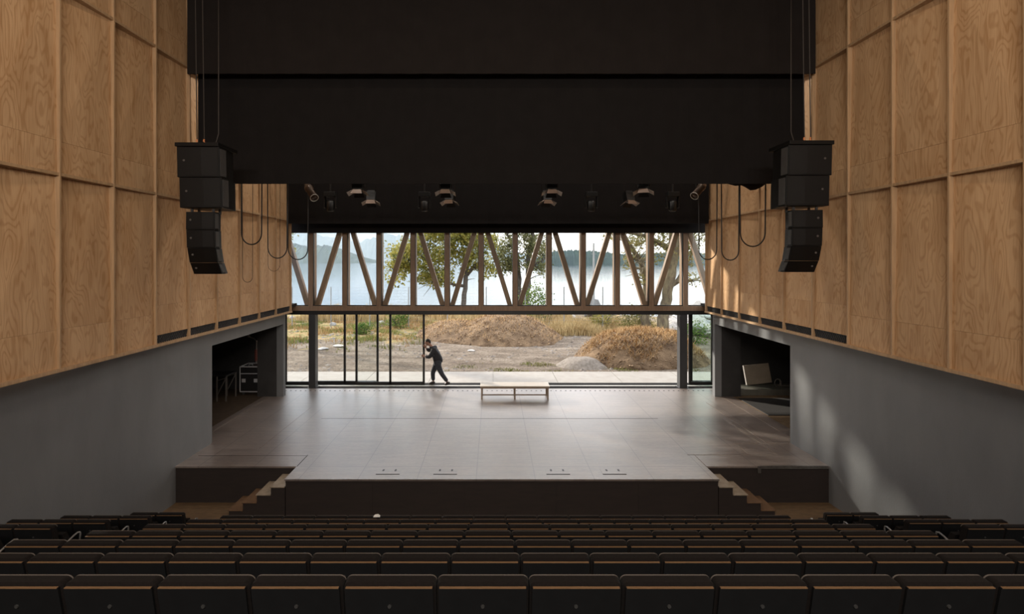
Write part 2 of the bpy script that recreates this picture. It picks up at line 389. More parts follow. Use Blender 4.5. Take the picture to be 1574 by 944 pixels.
# plywood upper walls: panels in a frame of pine battens, three bands high
WOODX = {'left': -6.75, 'right': 7.10}
YK = [8.45 + 1.207 * k for k in range(-3, 9)]
GRILLE = mat('black_vent_grille', (0.045, 0.044, 0.046), 0.5, var=0.2)
BACKPLY = mat('ply_backing', (0.16, 0.09, 0.04), 0.7)
def wood_wall(side):
    s = -1 if side == 'left' else 1
    X0 = WOODX[side]
    root = empty('wall_%s_plywood' % side, (X0, 0, ZT)); struct(root)
    D = 0.10
    def xr(a, b): a, b = X0 + s * a, X0 + s * b; return min(a, b), max(a, b)
    m = MB(); m.box(*xr(0.24, 0.34), -4.6, YK[-1] + 0.05, ZT, ZTOP); m.build('backing', BACKPLY, root)
    m = MB(); m.box(*xr(0.0, 0.30), YK[-1], YK[-1] + 0.06, ZT, ZTOP); m.build('end_post', BATTEN, root, bevel=0.004)
    m = MB(); m.box(*xr(-0.02, 0.30), -4.6, YK[-1] + 0.06, ZT - 0.045, ZT + 0.012); m.build('ledge', BATTEN, root, bevel=0.004)
    for zz in (ZW1, ZW2):
        m = MB(); m.box(*xr(0.0, 0.20), YK[0], YK[-1], zz - 0.025, zz + 0.025); m.build('rail', BATTEN, root, bevel=0.003)
    rnd = random.Random(3 if s < 0 else 5)
    for k, y in enumerate(YK[:-1]):
        m = MB(); m.box(*xr(-0.004, 0.20), y - 0.019, y + 0.019, ZT + 0.012, ZTOP); m.build('batten', BATTEN, root, bevel=0.003)
    for k in range(len(YK) - 1):
        ya, yb = YK[k] + 0.019, YK[k+1] - 0.019
        vent = YK[k] > 10.5
        for bi, (za, zb, zs) in enumerate(((ZT + 0.012, ZW1 - 0.025, 0.60), (ZW1 + 0.025, ZW2 - 0.025, 0.50), (ZW2 + 0.025, ZTOP, 0.45))):
            if vent and bi == 0: za += 0.17
            ro = 0.035; dn, df = rnd.uniform(0.10, 0.16), rnd.uniform(0.02, 0.06)   # near and far depth at the top edge
            zj = za + zs
            def corner(y, z):
                t = (z - za) / (zb - za); u = (y - ya) / (yb - ya)
                return ro + t * (dn * (1 - u) + df * u)
            for nm, z0, z1 in (('plywood_infill', za, zj - 0.0015), ('plywood_panel', zj + 0.0015, zb)):
                q = []
                for (y, z) in ((ya, z0), (yb, z0), (yb, z1), (ya, z1)): q.append((X0 + s * corner(y, z), y, z))
                q2 = [(v[0] + s * 0.015, v[1], v[2]) for v in q]
                m = MB(); m.add(q + q2, [(0,1,2,3), (7,6,5,4), (0,4,5,1), (1,5,6,2), (2,6,7,3), (3,7,4,0)])
                m.build(nm, PLY, root)
        if vent:
            z0, z1 = ZT + 0.012, ZT + 0.17
            m = MB(); m.box(*xr(0.10, 0.12), ya, yb, z0, z1)
            n = 16
            for j in range(n):
                y = ya + (yb - ya) * j / n
                m.bar((X0 + s * 0.055, y, z0), (X0 + s * 0.055, min(y + 0.11, yb), z1), 0.012, 0.02, (1, 0, 0))
                m.bar((X0 + s * 0.075, min(y + 0.11, yb), z0), (X0 + s * 0.075, y, z1), 0.012, 0.02, (1, 0, 0))
            m.build('vent_grille', GRILLE, root)
wood_wall('left'); wood_wall('right')

# roof, back wall, fly space
CEIL = mat('dark_ceiling', (0.035, 0.03, 0.028), 0.8, var=0.2)
m = MB(); m.box(-7.9, 8.2, -4.6, 20.3, 11.0, 11.2); struct(m.build('ceiling', CEIL))
m = MB(); m.box(-7.9, 8.2, -4.8, -4.6, -1.2, 11.2); struct(m.build('wall_back', BLACKW))
m = MB(); m.box(-7.80, -7.70, 18.2, 19.9, 3.0, 11.0); m.box(8.20, 8.30, 18.2, 19.9, 3.0, 11.0); struct(m.build('wall_side_upper', BLACKW))
m = MB(); m.box(-7.9, 8.2, 19.9, 20.0, 6.25, 11.0); struct(m.build('wall_front_upper', BLACKW))
m = MB(); m.box(-14, -7.72, 19.3, 20.0, -0.1, 6.3); m.box(8.22, 14, 19.3, 20.0, -0.1, 6.3); struct(m.build('wall_facade', BLACKW))

# ------------------------------------------------------------------ facade: timber truss window, column, sliding doors
ZC0, ZC1 = 2.735, 2.905                            # bottom chord
ZTT = 6.20
YT = 19.10
tw = empty('window_1', (0, YT, ZC0)); struct(tw)
m = MB(); m.box(-7.6, 8.1, YT, YT + 0.42, ZC0, ZC1); m.build('bottom_chord', TRUSS, tw, bevel=0.006)
m = MB(); m.box(-7.6, 8.1, YT, YT + 0.42, ZTT - 0.2, ZTT); m.build('top_chord', TRUSS, tw)
POSTPX = [477.3 + 52.44 * k for k in range(-1, 13)]
for k, px in enumerate(POSTPX):
    xc = XP(px, YT)
    m = MB(); m.box(xc - 0.082, xc + 0.082, YT, YT + 0.12, ZC1, ZTT - 0.2); m.build('mullion', TRUSS, tw, bevel=0.004)
    m = MB(); m.box(xc - 0.10, xc - 0.083, YT + 0.04, YT + 0.115, ZC1, ZTT - 0.2); m.box(xc + 0.083, xc + 0.10, YT + 0.04, YT + 0.115, ZC1, ZTT - 0.2)
    m.build('gasket', ALU, tw)
    m = MB(); m.box(xc - 0.09, xc + 0.09, YT + 0.17, YT + 0.40, ZC1, ZTT - 0.2); m.build('truss_post', TRUSS, tw, bevel=0.004)
    if k + 1 < len(POSTPX):
        x2 = XP(POSTPX[k+1], YT)
        a, b = xc + 0.16, x2 - 0.17
        p = ((a, ZC1 - 0.02), (b, ZTT - 0.25)) if k % 2 == 1 else ((b, ZC1 - 0.02), (a, ZTT - 0.25))
        # steeper than the whole bay: they meet the posts just above the drapes
        lo, hi = p
        t = (5.62 - ZC1) / (hi[1] - ZC1)
        hi2 = (lo[0] + (hi[0] - lo[0]) / 1.0, 5.75)
        m = MB(); m.bar((lo[0], YT + 0.28, lo[1]), (hi2[0], YT + 0.28, hi2[1]), 0.165, 0.20, (0, 1, 0)); m.build('diagonal', TRUSS, tw, bevel=0.004)
        m = MB(); m.box(xc + 0.10, x2 - 0.10, YT + 0.075, YT + 0.085, ZC1 + 0.03, ZTT - 0.2); m.build('pane', GLASS, tw)
        m = MB(); m.box(xc + 0.10, x2 - 0.10, YT + 0.05, YT + 0.11, ZC1, ZC1 + 0.03); m.build('glazing_bead', ALU, tw)

# door head, steel columns, track
m = MB(); m.box(-7.72, 8.22, YT + 0.02, 20.0, 2.60, ZC0); struct(m.build('trim_door_head', ALU))
for px0, px1, nm in ((474.0, 484.2, 'column_left'), (1045.5, 1057.0, 'column_right')):
    m = MB(); x0, x1 = XP(px0, YT), XP(px1, YT)
    m.box(x0, x1, YT + 0.03, YT + 0.33, 0, 2.6); m.box(x0 - 0.05, x1 + 0.05, YT + 0.0, YT + 0.36, 0, 0.02)
    struct(m.build(nm, GREYSTEEL, bevel=0.006))
TRACK = mat('dark_door_track', (0.02, 0.019, 0.018), 0.85, spec=0.05, var=0.2)
SILL = mat('pale_sill', (0.50, 0.47, 0.43), 0.55, var=0.15)
m = MB(); m.box(-7.7, 8.2, 19.12, 19.42, -0.03, 0.012); m.box(-7.7, 8.2, 19.60, 19.95, -0.05, 0.010); struct(m.build('trim_door_track', TRACK))
m = MB(); m.box(-7.7, 8.2, 19.42, 19.60, -0.05, 0.004); struct(m.build('trim_sill', SILL))
# sliding doors
def glazed(name, px0, px1, Y, stile=0.075, mull=(), g=GLASS, label=None, cat=None, edge0=True, edge1=True, z1=2.60):
    x0, x1 = XP(px0, Y), XP(px1, Y)
    root = empty(name, ((x0 + x1) / 2, Y, 0.012)); 
    z0 = 0.012
    m = MB()
    if edge0: m.box(x0, x0 + stile, Y - 0.03, Y + 0.03, z0, z1)
    if edge1: m.box(x1 - stile, x1, Y - 0.03, Y + 0.03, z0, z1)
    m.box(x0 + stile, x1 - stile, Y - 0.03, Y + 0.03, z0, z0 + 0.10); m.box(x0 + stile, x1 - stile, Y - 0.03, Y + 0.03, z1 - 0.05, z1)
    for px in mull:
        xm = XP(px, Y); m.box(xm - stile/2, xm + stile/2, Y - 0.03, Y + 0.03, z0, z1)
    m.build('door_frame' if name.startswith('sliding') else 'window_frame', ALU, root, bevel=0.003)
    m = MB(); m.box(x0 + stile * 0.8, x1 - stile * 0.8, Y - 0.006, Y + 0.006, z0 + 0.09, z1 - 0.04); m.build('pane', g, root)
    return root
o = glazed('window_2', 438, 478, 19.72); struct(o)
o = glazed('window_3', 1058.5, 1096, 19.72, g=GLASSG); struct(o)
o = glazed('sliding_glass_door', 484.5, 582, 19.82, mull=(530,)); tag(o, 'glass sliding door standing beside the left steel column, farther from the man', 'sliding door', 'sliding glass doors')
o = glazed('sliding_glass_door', 546.5, 653, 19.68, mull=(600,)); tag(o, 'glass sliding door whose edge the man is pushing', 'sliding door', 'sliding glass doors')
m = MB(); x = o.location.x; xe = XP(652, 19.68); m.box(xe - 0.045, xe - 0.03, 19.62, 19.65, 0.95, 1.25)
m.build('handle', METAL, o)
o2 = glazed('sliding_glass_door', 1061, 1096, 19.86, g=GLASSG); tag(o2, 'green tinted glass door parked behind the window right of the right column', 'sliding door', 'sliding glass doors')

# ------------------------------------------------------------------ black drapes and borders
def border(name, x0, x1, y, z0, z1, mt, label, fold=0.02, n=120, thick=0.03):
    m = MB(); top = []; rings = []
    for i in range(n + 1):
        x = x0 + (x1 - x0) * i / n
        d = fold * math.sin(i * 1.35) + fold * 0.5 * math.sin(i * 0.47 + 1)
        rings.append([(x, y + d, z0), (x, y + d + thick, z0), (x, y + d + thick, z1), (x, y + d, z1)])
    m.loft(rings)
    o = m.build(name, mt, smooth=False)
    return tag(o, label, 'curtain')
border('stage_border', -6.72, 7.08, 11.90, 8.61, 10.98, DRAPE2, 'topmost and nearest black border drape, across the whole top of the view', 0.006)
border('stage_border', -6.70, 7.06, 12.30, 6.25, 10.98, DRAPE, 'wide black border drape hanging lower, behind the loudspeakers', 0.006)
border('stage_border', -6.70, 7.06, 17.75, 5.72, 10.9, DRAPE, 'black border drape behind the hanging stage lights', 0.006)
border('stage_border', -6.98, 7.34, 18.70, 5.46, 10.9, DRAPE, 'rearmost black border drape, its hem along the top of the truss window', 0.004)

# ------------------------------------------------------------------ seats
SEATF = mat('dark_brown_seat_fabric', (0.0095, 0.0072, 0.0064), 0.95, var=0.3, vscale=60, spec=0.08, bump=0.2, bscale=300, sheen=0.02)
PIPING = mat('seat_piping', (0.075, 0.060, 0.050), 0.8)
BOLT = mat('dark_bolt_cap', (0.028, 0.027, 0.026), 0.5)
SHELL = mat('black_seat_shell', (0.0085, 0.0085, 0.009), 0.6, var=0.2, vscale=5, spec=0.15)
PLYEDGE = mat('plywood_edge', (0.17, 0.095, 0.046), 0.5, var=0.25, vscale=12, stretch=(1, 8, 8))
SEATMETAL = mat('seat_grey_metal', (0.30, 0.29, 0.28), 0.4, metal=0.6)
PITCH = 0.52
def rounded_rect(w, h, r, n=5):
    pts = []
    for cx, cz, a0 in ((w/2 - r, h - r, 0), (-w/2 + r, h - r, 90)):
        for i in range(n + 1):
            a = R(a0 + 90 * i / n); pts.append((cx + r * math.cos(a), cz + r * math.sin(a)))
    pts += [(-w/2, 0.0), (w/2, 0.0)]
    return pts
def seat_mb(armside, w=PITCH):
    """local: origin on the tier floor under the top of the backrest, +Y to the stage; parts keyed by name"""
    H = SEATH; parts = []
    lean = R(11)
    Mb = Matrix.Translation((0, 0.0, 0)) 
    # fabric pad: a thick cushion with rounded top corners, leaning back
    bw = w - 0.007
    m = MB(); prof = rounded_rect(bw, 0.56, 0.032)
    def tilt(x, y, z):      # y in cushion depth, z along the back measured from its foot at H-0.56
        zz = z - 0.56
        return (x, y + zz * -math.tan(lean), H + zz)
    rings = []
    for y, sc in ((-0.088, 0.0), (-0.076, 1.0), (-0.012, 1.0), (0.0, 0.0)):
        ins = 0.012 * (1 - sc)
        rings.append([tilt(x * (1 - 2 * ins / bw), y, z - (ins if z > 0.3 else -ins)) for x, z in prof])
    m.loft(rings); parts.append(('backrest', m, SEATF, None))
    # piping along the top edge
    m = MB(); pts = [tilt(x * 0.994, -0.004, z - 0.003) for x, z in prof if z > 0.0]
    m.tube(pts, 0.0042, 5); parts.append(('piping', m, PIPING, 'backrest'))
    # black shell with its bare plywood top edge
    m = MB(); sh = []
    zt = 0.542
    for z, y in ((zt, -0.092), (0.30, -0.090), (-0.02, -0.075)):
        hw = bw/2 - 0.012
        sh.append([tilt(-hw, y, z), tilt(hw, y, z), tilt(hw, y - 0.013, z), tilt(-hw, y - 0.013, z)])
    m.loft(sh); parts.append(('back_shell', m, SHELL, None))
    m = MB(); hw = bw/2 - 0.016
    q = [tilt(-hw, -0.091, zt - 0.004), tilt(hw, -0.091, zt - 0.004), tilt(hw, -0.1065, zt - 0.004), tilt(-hw, -0.1065, zt - 0.004)]
    q2 = [(a, b, c + 0.0045) for a, b, c in q]
    m.loft([q, q2]); parts.append(('wooden_edge', m, PLYEDGE, 'back_shell'))
    m = MB(); c = Vector(tilt(0, -0.103, zt - 0.115)); m.tube([c, c + Vector((0, -0.008, 0))], [0.012, 0.010], 12); parts.append(('bolt', m, BOLT, 'back_shell'))
    # tipped-up seat cushion
    m = MB(); q = []
    for z, y0, y1 in ((0.36, 0.18, 0.27), (0.55, 0.15, 0.25), (0.66, 0.12, 0.20)):
        hw = w/2 - 0.035; q.append([(-hw, y0, z), (hw, y0, z), (hw, y1, z), (-hw, y1, z)])
    m.loft(q); parts.append(('seat', m, SEATF, None))
    # side frames
    for sgn in (-1, 1):
        m = MB(); x = sgn * (w/2 - 0.016)
        m.box(x - 0.009, x + 0.009, 0.02, 0.26, 0.0, 0.04); m.box(x - 0.009, x + 0.009, 0.10, 0.16, 0.04, 0.42)
        parts.append(('leg', m, SHELL, None))
    if armside:
        x = armside * (w/2 - 0.010)
        m = MB(); m.tube([(x, 0.10, 0.50), (x, 0.18, 0.54), (x, 0.28, 0.565), (x, 0.35, 0.575), (x, 0.39, 0.56), (x, 0.40, 0.53), (x, 0.39, 0.46)], 0.012, 6)
        parts.append(('armrest', m, SEATMETAL, None))
    return parts
SEATDATA = {}
def make_seat(armside, w=PITCH):
    key = (armside, w)
    if key not in SEATDATA:
        root = bpy.data.objects.new('theatre_seat', None); root.empty_display_size = 0.2; COL.objects.link(root)
        made = {}
        for nm, m, mt, par in seat_mb(armside, w):
            o = m.build(nm, mt, made.get(par, root), local=True, smooth=(nm in ('armrest', 'piping')))
            made[nm] = o
        SEATDATA[key] = root; return root
    return copy_tree(SEATDATA[key])
ORD = ['first', 'second', 'third', 'fourth', 'fifth', 'sixth', 'seventh', 'eighth', 'ninth', 'tenth', 'eleventh', 'twelfth', 'thirteenth', 'fourteenth', 'fifteenth', 'sixteenth', 'seventeenth', 'eighteenth']
ROWN = ['nearest', 'second', 'third', 'fourth', 'fifth', 'sixth', 'seventh']
X0S = -0.318
for r in range(7):
    lim_l, lim_r = -758 * ROWY[r] / FPX, 816 * ROWY[r] / FPX
    ks = [k for k in range(-8, 10) if X0S + (k + 1) * PITCH > lim_l + 0.02 and X0S + k * PITCH < lim_r - 0.02]
    for i, k in enumerate(ks):
        s = make_seat(-1 if k == -8 else (1 if k == 9 else 0))
        s.location = (X0S + (k + 0.5) * PITCH, ROWY[r], ROWZ[r] - SEATH)
        rowtxt = 'the nearest row' if r == 0 else ('the %s row from the camera' % ROWN[r] if r < 6 else 'the farthest row of the centre block')
        tag(s, 'dark theatre seat, %s from the left in %s%s' % (ORD[i], rowtxt, '' if r in (6,) else ', centre block'), 'seat', 'seats of the centre block, row %s' % ROWN[r])
PS = 0.49
for side, inner in (('left', -5.62), ('right', 6.03)):
    for r in (3, 4, 5, 6, 7):
        if r == 3 and side == 'right': continue
        n = 1 if r == 3 else 3
        if r in (4, 7): n = 2
        for j in range(n):
            s = make_seat((1 if side == 'left' else -1), PS)
            x = inner - (j + 0.5) * PS if side == 'left' else inner + (j + 0.5) * PS
            s.location = (x, ROWY[r], ROWZ[r] - SEATH)
            nth = ['aisle', 'second', 'wall-side'][j] if n == 3 else ['aisle', 'second'][j]
            rowtxt = {3: 'cut off at the frame edge', 4: 'in the nearest whole row', 5: 'in the second whole row', 6: 'in the third whole row', 7: 'in the farthest row'}[r]
            tag(s, 'dark theatre seat, %s seat %s of the %s side block' % (nth, rowtxt, side), 'seat', 'seats of the %s side block' % side)

# ------------------------------------------------------------------ stage steps
TREAD_SUN = mat('sunlit_step_tread', (0.30, 0.245, 0.185), 0.5, col2=(0.20, 0.155, 0.11), vscale=6)  # paler tread for the top steps, sun on them painted in
TREAD2 = mat('brown_step_tread', (0.15, 0.085, 0.045), 0.55, col2=(0.10, 0.055, 0.03), vscale=6)
def steps(side):
    s = -1 if side == 'left' else 1
    xs = XTL if s < 0 else XTR
    root = empty('stage_steps', (xs + s * 0.6, 11.5, ZF), 'dark wooden steps at the %s corner of the stage front' % side, 'steps', 'stage steps')
    m = MB()
    for i in range(4):
        a, b = xs + s * 0.289 * i, xs + s * 0.289 * (i + 1)
        m.box(min(a, b), max(a, b), YF + 0.03, YA, ZF, -0.16 * (i + 1) - 0.022)
    m.build('carcass', RISER, root)
    for i in range(4):
        a, b = xs + s * (0.289 * i + 0.002), xs + s * (0.289 * (i + 1) + 0.015)
        m = MB(); m.box(min(a, b), max(a, b), YF + 0.005, YA - 0.005, -0.16 * (i + 1) - 0.022, -0.16 * (i + 1)); m.build('tread', TREAD_SUN if i < 2 else TREAD2, root, bevel=0.003)
steps('left'); steps('right')

# floor pockets at the stage front
POCK = mat('black_floor_plate', (0.016, 0.015, 0.015), 0.45)
for i, px in enumerate((597.5, 685, 857, 943)):
    c = P(px, 726, HC * FPX / (726 - PY)); w = XP(px + 18, c.y) - c.x
    root = empty('floor_pocket', (c.x, c.y, 0.0), '%s of the four black floor plates near the stage edge' % ['leftmost', 'second from left', 'third from left', 'rightmost'][i], 'floor plate', 'floor plates at the stage front')
    m = MB(); m.box(c.x - w, c.x + w, c.y - 0.10, c.y + 0.16, 0.0, 0.004); m.build('cover', STAGE, root)
    m = MB(); m.box(c.x - w, c.x + w, c.y - 0.125, c.y - 0.10, 0.0, 0.006); m.build('edge_bar', POCK, root)
    for dx in (-0.13, 0.13):
        m = MB(); m.box(c.x + dx - 0.02, c.x + dx + 0.02, c.y + 0.05, c.y + 0.15, 0.004, 0.006); m.build('slot', POCK, root)

# ------------------------------------------------------------------ bench
BENCHTOP = mat('pale_bench_top', (0.62, 0.55, 0.47), 0.35, var=0.12, vscale=4)
BENCHLEG = mat('bench_leg_wood', (0.24, 0.18, 0.13), 0.5, var=0.2)
yb0, yb1 = 17.55, 18.15; xb0, xb1 = XP(738, yb0), XP(845, yb0); zb = 0.44
bench = empty('bench', ((xb0 + xb1) / 2, 17.85, 0), 'long low pale-topped bench standing alone on the stage by the open door', 'bench')
m = MB(); m.box(xb0, xb1, yb0, yb1, zb - 0.022, zb); m.build('bench_top', BENCHTOP, bench, bevel=0.004)
m = MB(); m.box(xb0 + 0.012, xb1 - 0.012, yb0 + 0.012, yb1 - 0.012, zb - 0.085, zb - 0.022); m.build('bench_frame', BENCHLEG, bench)
for xl in (xb0 + 0.055, (xb0 + xb1) / 2, xb1 - 0.055):
    for yl in (yb0 + 0.045, yb1 - 0.045):
        m = MB(); m.box(xl - 0.024, xl + 0.024, yl - 0.024, yl + 0.024, 0, zb - 0.085); m.build('leg', BENCHLEG, bench)
for yl in (yb0 + 0.045,):
    m = MB(); m.box(xb0 + 0.06, xb1 - 0.06, yl - 0.015, yl + 0.015, 0.13, 0.165); m.build('stretcher', BENCHLEG, bench)

# ------------------------------------------------------------------ hanging loudspeaker arrays
CAB = mat('black_speaker_paint', (0.0055, 0.005, 0.0047), 0.5, var=0.2, vscale=40, bump=0.15, bscale=200, spec=0.25)
GRIL = mat('black_speaker_grille', (0.0055, 0.0047, 0.0043), 0.42, var=0.25, vscale=25, bump=0.3, bscale=400, spec=0.25)
CABSIDE = mat('grey_daylit_side_and_caster', (0.075, 0.073, 0.072), 0.5, var=0.2, vscale=10)  # window light on the speaker sides painted in as grey; also casters
BADGE = mat('speaker_badge', (0.13, 0.12, 0.115), 0.4, metal=0.4)
HOOK = mat('orange_rigging_hook', (0.62, 0.22, 0.08), 0.5)
CABLEB = mat('black_chain', (0.028, 0.022, 0.018), 0.6)
def speaker_array(side):
    s = -1 if side == 'left' else 1               # inner side is towards the room's middle
    Yf = 10.0
    pts = dict(left=dict(t0=270, t1=335, top=219, m0=283, m1=327, bot=422), right=dict(t0=1281, t1=1214, top=216, m0=1268, m1=1221, bot=420))[side]
    xo, xi = XP(pts['t0'], Yf), XP(pts['t1'], Yf)
    dy_img = pts['top'] - 219
    Z = lambda py: ZP(py + dy_img, Yf)
    cx = (xo + xi) / 2
    root = empty('line_array_loudspeaker', (cx, Yf + 0.3, Z(422)), 'hanging black loudspeaker array in front of the %s plywood wall' % side, 'loudspeaker', 'flown loudspeaker arrays')
    def cabinet(nm, ax0, ax1, zt, zb_, yft, yfb, depth, taper):
        """front face from (yft, zt) to (yfb, zb_), tapering to the rear"""
        m = MB(); a, b = min(ax0, ax1), max(ax0, ax1)
        t = taper
        f = [(a, yft, zt), (b, yft, zt), (b, yfb, zb_), (a, yfb, zb_)]
        mid = [(a, yft + depth * 0.35, zt), (b, yft + depth * 0.35, zt), (b, yfb + depth * 0.35, zb_), (a, yfb + depth * 0.35, zb_)]
        r = [(a + t, yft + depth, zt - 0.002), (b - t, yft + depth, zt - 0.002), (b - t, yfb + depth, zb_ + 0.002), (a + t, yfb + depth, zb_ + 0.002)]
        m.loft([f, mid, r]); o = m.build(nm, CAB, root, bevel=0.006)
        # grille: recessed frame with two angled halves
        m = MB(); e = 0.018; y = 0.004
        xm = (a + b) / 2 + (b - a) * 0.08 * (1 if side == 'left' else -1)
        def fy(z): return yft + (yfb - yft) * (zt - z) / (zt - zb_)
        for u0, u1, d0, d1 in ((a + e, xm, 0.006, 0.016), (xm, b - e, 0.016, 0.006)):
            zt2, zb2 = zt - e, zb_ + e
            m.add([(u0, fy(zt2) - d0, zt2), (u1, fy(zt2) - d1, zt2), (u1, fy(zb2) - d1, zb2), (u0, fy(zb2) - d0, zb2),
                   (u0, fy(zt2) + 0.01, zt2), (u1, fy(zt2) + 0.01, zt2), (u1, fy(zb2) + 0.01, zb2), (u0, fy(zb2) + 0.01, zb2)],
                  [(0,1,2,3), (0,4,5,1), (3,2,6,7), (0,3,7,4), (1,5,6,2)])
        m.build('grille', GRIL, o)
        m = MB(); bx = ax0 + (ax1 - ax0) * 0.17; bz = zt - (zt - zb_) * 0.45
        m.tube([(bx, fy(bz) - 0.004, bz), (bx, fy(bz) - 0.016, bz)], 0.020, 12); m.build('badge', BADGE, o)
        # inner side, a paler grey standing for window light on it
        m = MB(); xs_ = ax1; n = 0.004 * (1 if ax1 > ax0 else -1)
        m.add([(xs_ + n, yft + 0.03, zt - 0.03), (xs_ + n, yft + depth * 0.34, zt - 0.03), (xs_ + n, yfb + depth * 0.34, zb_ + 0.03), (xs_ + n, yfb + 0.03, zb_ + 0.03),
               (xs_ - n, yft + 0.03, zt - 0.03), (xs_ - n, yft + depth * 0.34, zt - 0.03), (xs_ - n, yfb + depth * 0.34, zb_ + 0.03), (xs_ - n, yfb + 0.03, zb_ + 0.03)],
              [(0,1,2,3), (4,7,6,5), (0,4,5,1), (1,5,6,2), (2,6,7,3), (3,7,4,0)])
        m.build('daylit_side', CABSIDE, o)
        return o
    sh = 0.045 * (1 if side == 'left' else -1)
    # flying frame
    m = MB(); m.box(min(xo, xi) - 0.01, max(xo, xi) + 0.01, Yf - 0.02, Yf + 0.75, Z(225), Z(219)); m.build('flying_frame', CAB, root, bevel=0.006)
    cabinet('subwoofer', xo + sh * 0.4, xi + sh * 0.4, Z(225.5), Z(272), Yf, Yf + 0.02, 0.75, 0.10)
    cabinet('subwoofer', xo + sh * 1.2, xi + sh * 1.2, Z(272.5), Z(319), Yf + 0.02, Yf + 0.04, 0.75, 0.10)
    mo, mi_ = XP(pts['m0'], Yf), XP(pts['m1'], Yf)
    for fx in (0.12, 0.88):
        for yy in (0.14, 0.38):
            m = MB(); x = mo + (mi_ - mo) * fx; m.box(x - 0.02, x + 0.02, Yf + yy, Yf + yy + 0.03, Z(327), Z(318)); m.build('coupling_bracket', STEEL, root)
    zs = [325, 353, 381, 404, 422]; ys = [Yf + 0.06, Yf + 0.055, Yf + 0.075, Yf + 0.16, Yf + 0.30]
    for i in range(4):
        j = 0.006 * i * (1 if side == 'left' else -1)
        cabinet('speaker_box', mo + j, mi_ + j, Z(zs[i] + 0.1), Z(zs[i+1] - 0.1), ys[i], ys[i+1], 0.42, 0.09)
    # hooks, chains and signal cable going up out of sight
    for px in ((303, 314) if side == 'left' else (1236.5, 1246)):
        x = XP(px, Yf + 0.3); z = Z(219)
        m = MB(); m.tube([(x, Yf+0.3, z), (x - 0.015, Yf+0.3, z + 0.035), (x + 0.012, Yf+0.3, z + 0.06), (x - 0.012, Yf+0.3, z + 0.09), (x, Yf+0.3, z + 0.125)], 0.016, 6); m.build('hook', HOOK, root, smooth=True)
        m = MB(); zz = z + 0.12
        m.tube([(x, Yf+0.3, zz), (x - 0.02, Yf+0.3, zz + 1.5), (x - 0.05, Yf+0.3, 10.95)], 0.010, 6); m.build('hoist_chain', CABLEB, root)
    px = 334 if side == 'left' else 1218
    xx = XP(px, Yf + 0.5); k = -1 if side == 'left' else 1
    m = MB(); m.tube([(xx + k * 0.12, Yf + 0.55, Z(219) + 0.01), (xx + k * 0.05, Yf + 0.55, Z(212) + 0.03), (xx, Yf + 0.55, Z(195)), (xx, Yf + 0.55, Z(120)), (xx + k * -0.0, Yf + 0.55, 10.95)], 0.012, 6)
    m.build('signal_cable', CABLEB, root, smooth=True)
speaker_array('left'); speaker_array('right')

# ------------------------------------------------------------------ lighting bars, lanterns, cables
BLACKM = mat('black_lantern_paint', (0.009, 0.0085, 0.008), 0.5)
BARN = mat('brown_barn_door', (0.15, 0.085, 0.048), 0.5, metal=0.15, var=0.15)
BARNS = mat('steel_flap_edge', (0.24, 0.19, 0.155), 0.4, metal=0.5)
RIM = mat('pale_lens_rim', (0.55, 0.52, 0.47), 0.4)
YB1, YB2 = 14.4, 16.4
for Y, z, lab in ((YB1, 6.72, 'black lighting pipe, the nearer of two, carrying stage lights'), (YB2, 7.02, 'black lighting pipe, the farther of two, behind the first')):
    m = MB(); m.tube([(-6.55, Y, z), (6.95, Y, z)], 0.03, 10); m.tube([(-6.55, Y, z + 0.35), (6.95, Y, z + 0.35)], 0.02, 8)
    for k in range(12):
        x = -6.4 + k * 1.2; m.tube([(x, Y, z), (x, Y, z + 0.35)], 0.012, 6)
    for x in (-5, 0, 5): m.tube([(x, Y, z + 0.35), (x, Y, 10.98)], 0.006, 5)
    tag(m.build('lighting_bar', BLACKM, smooth=False), lab, 'lighting bar', 'lighting bars over the stage')
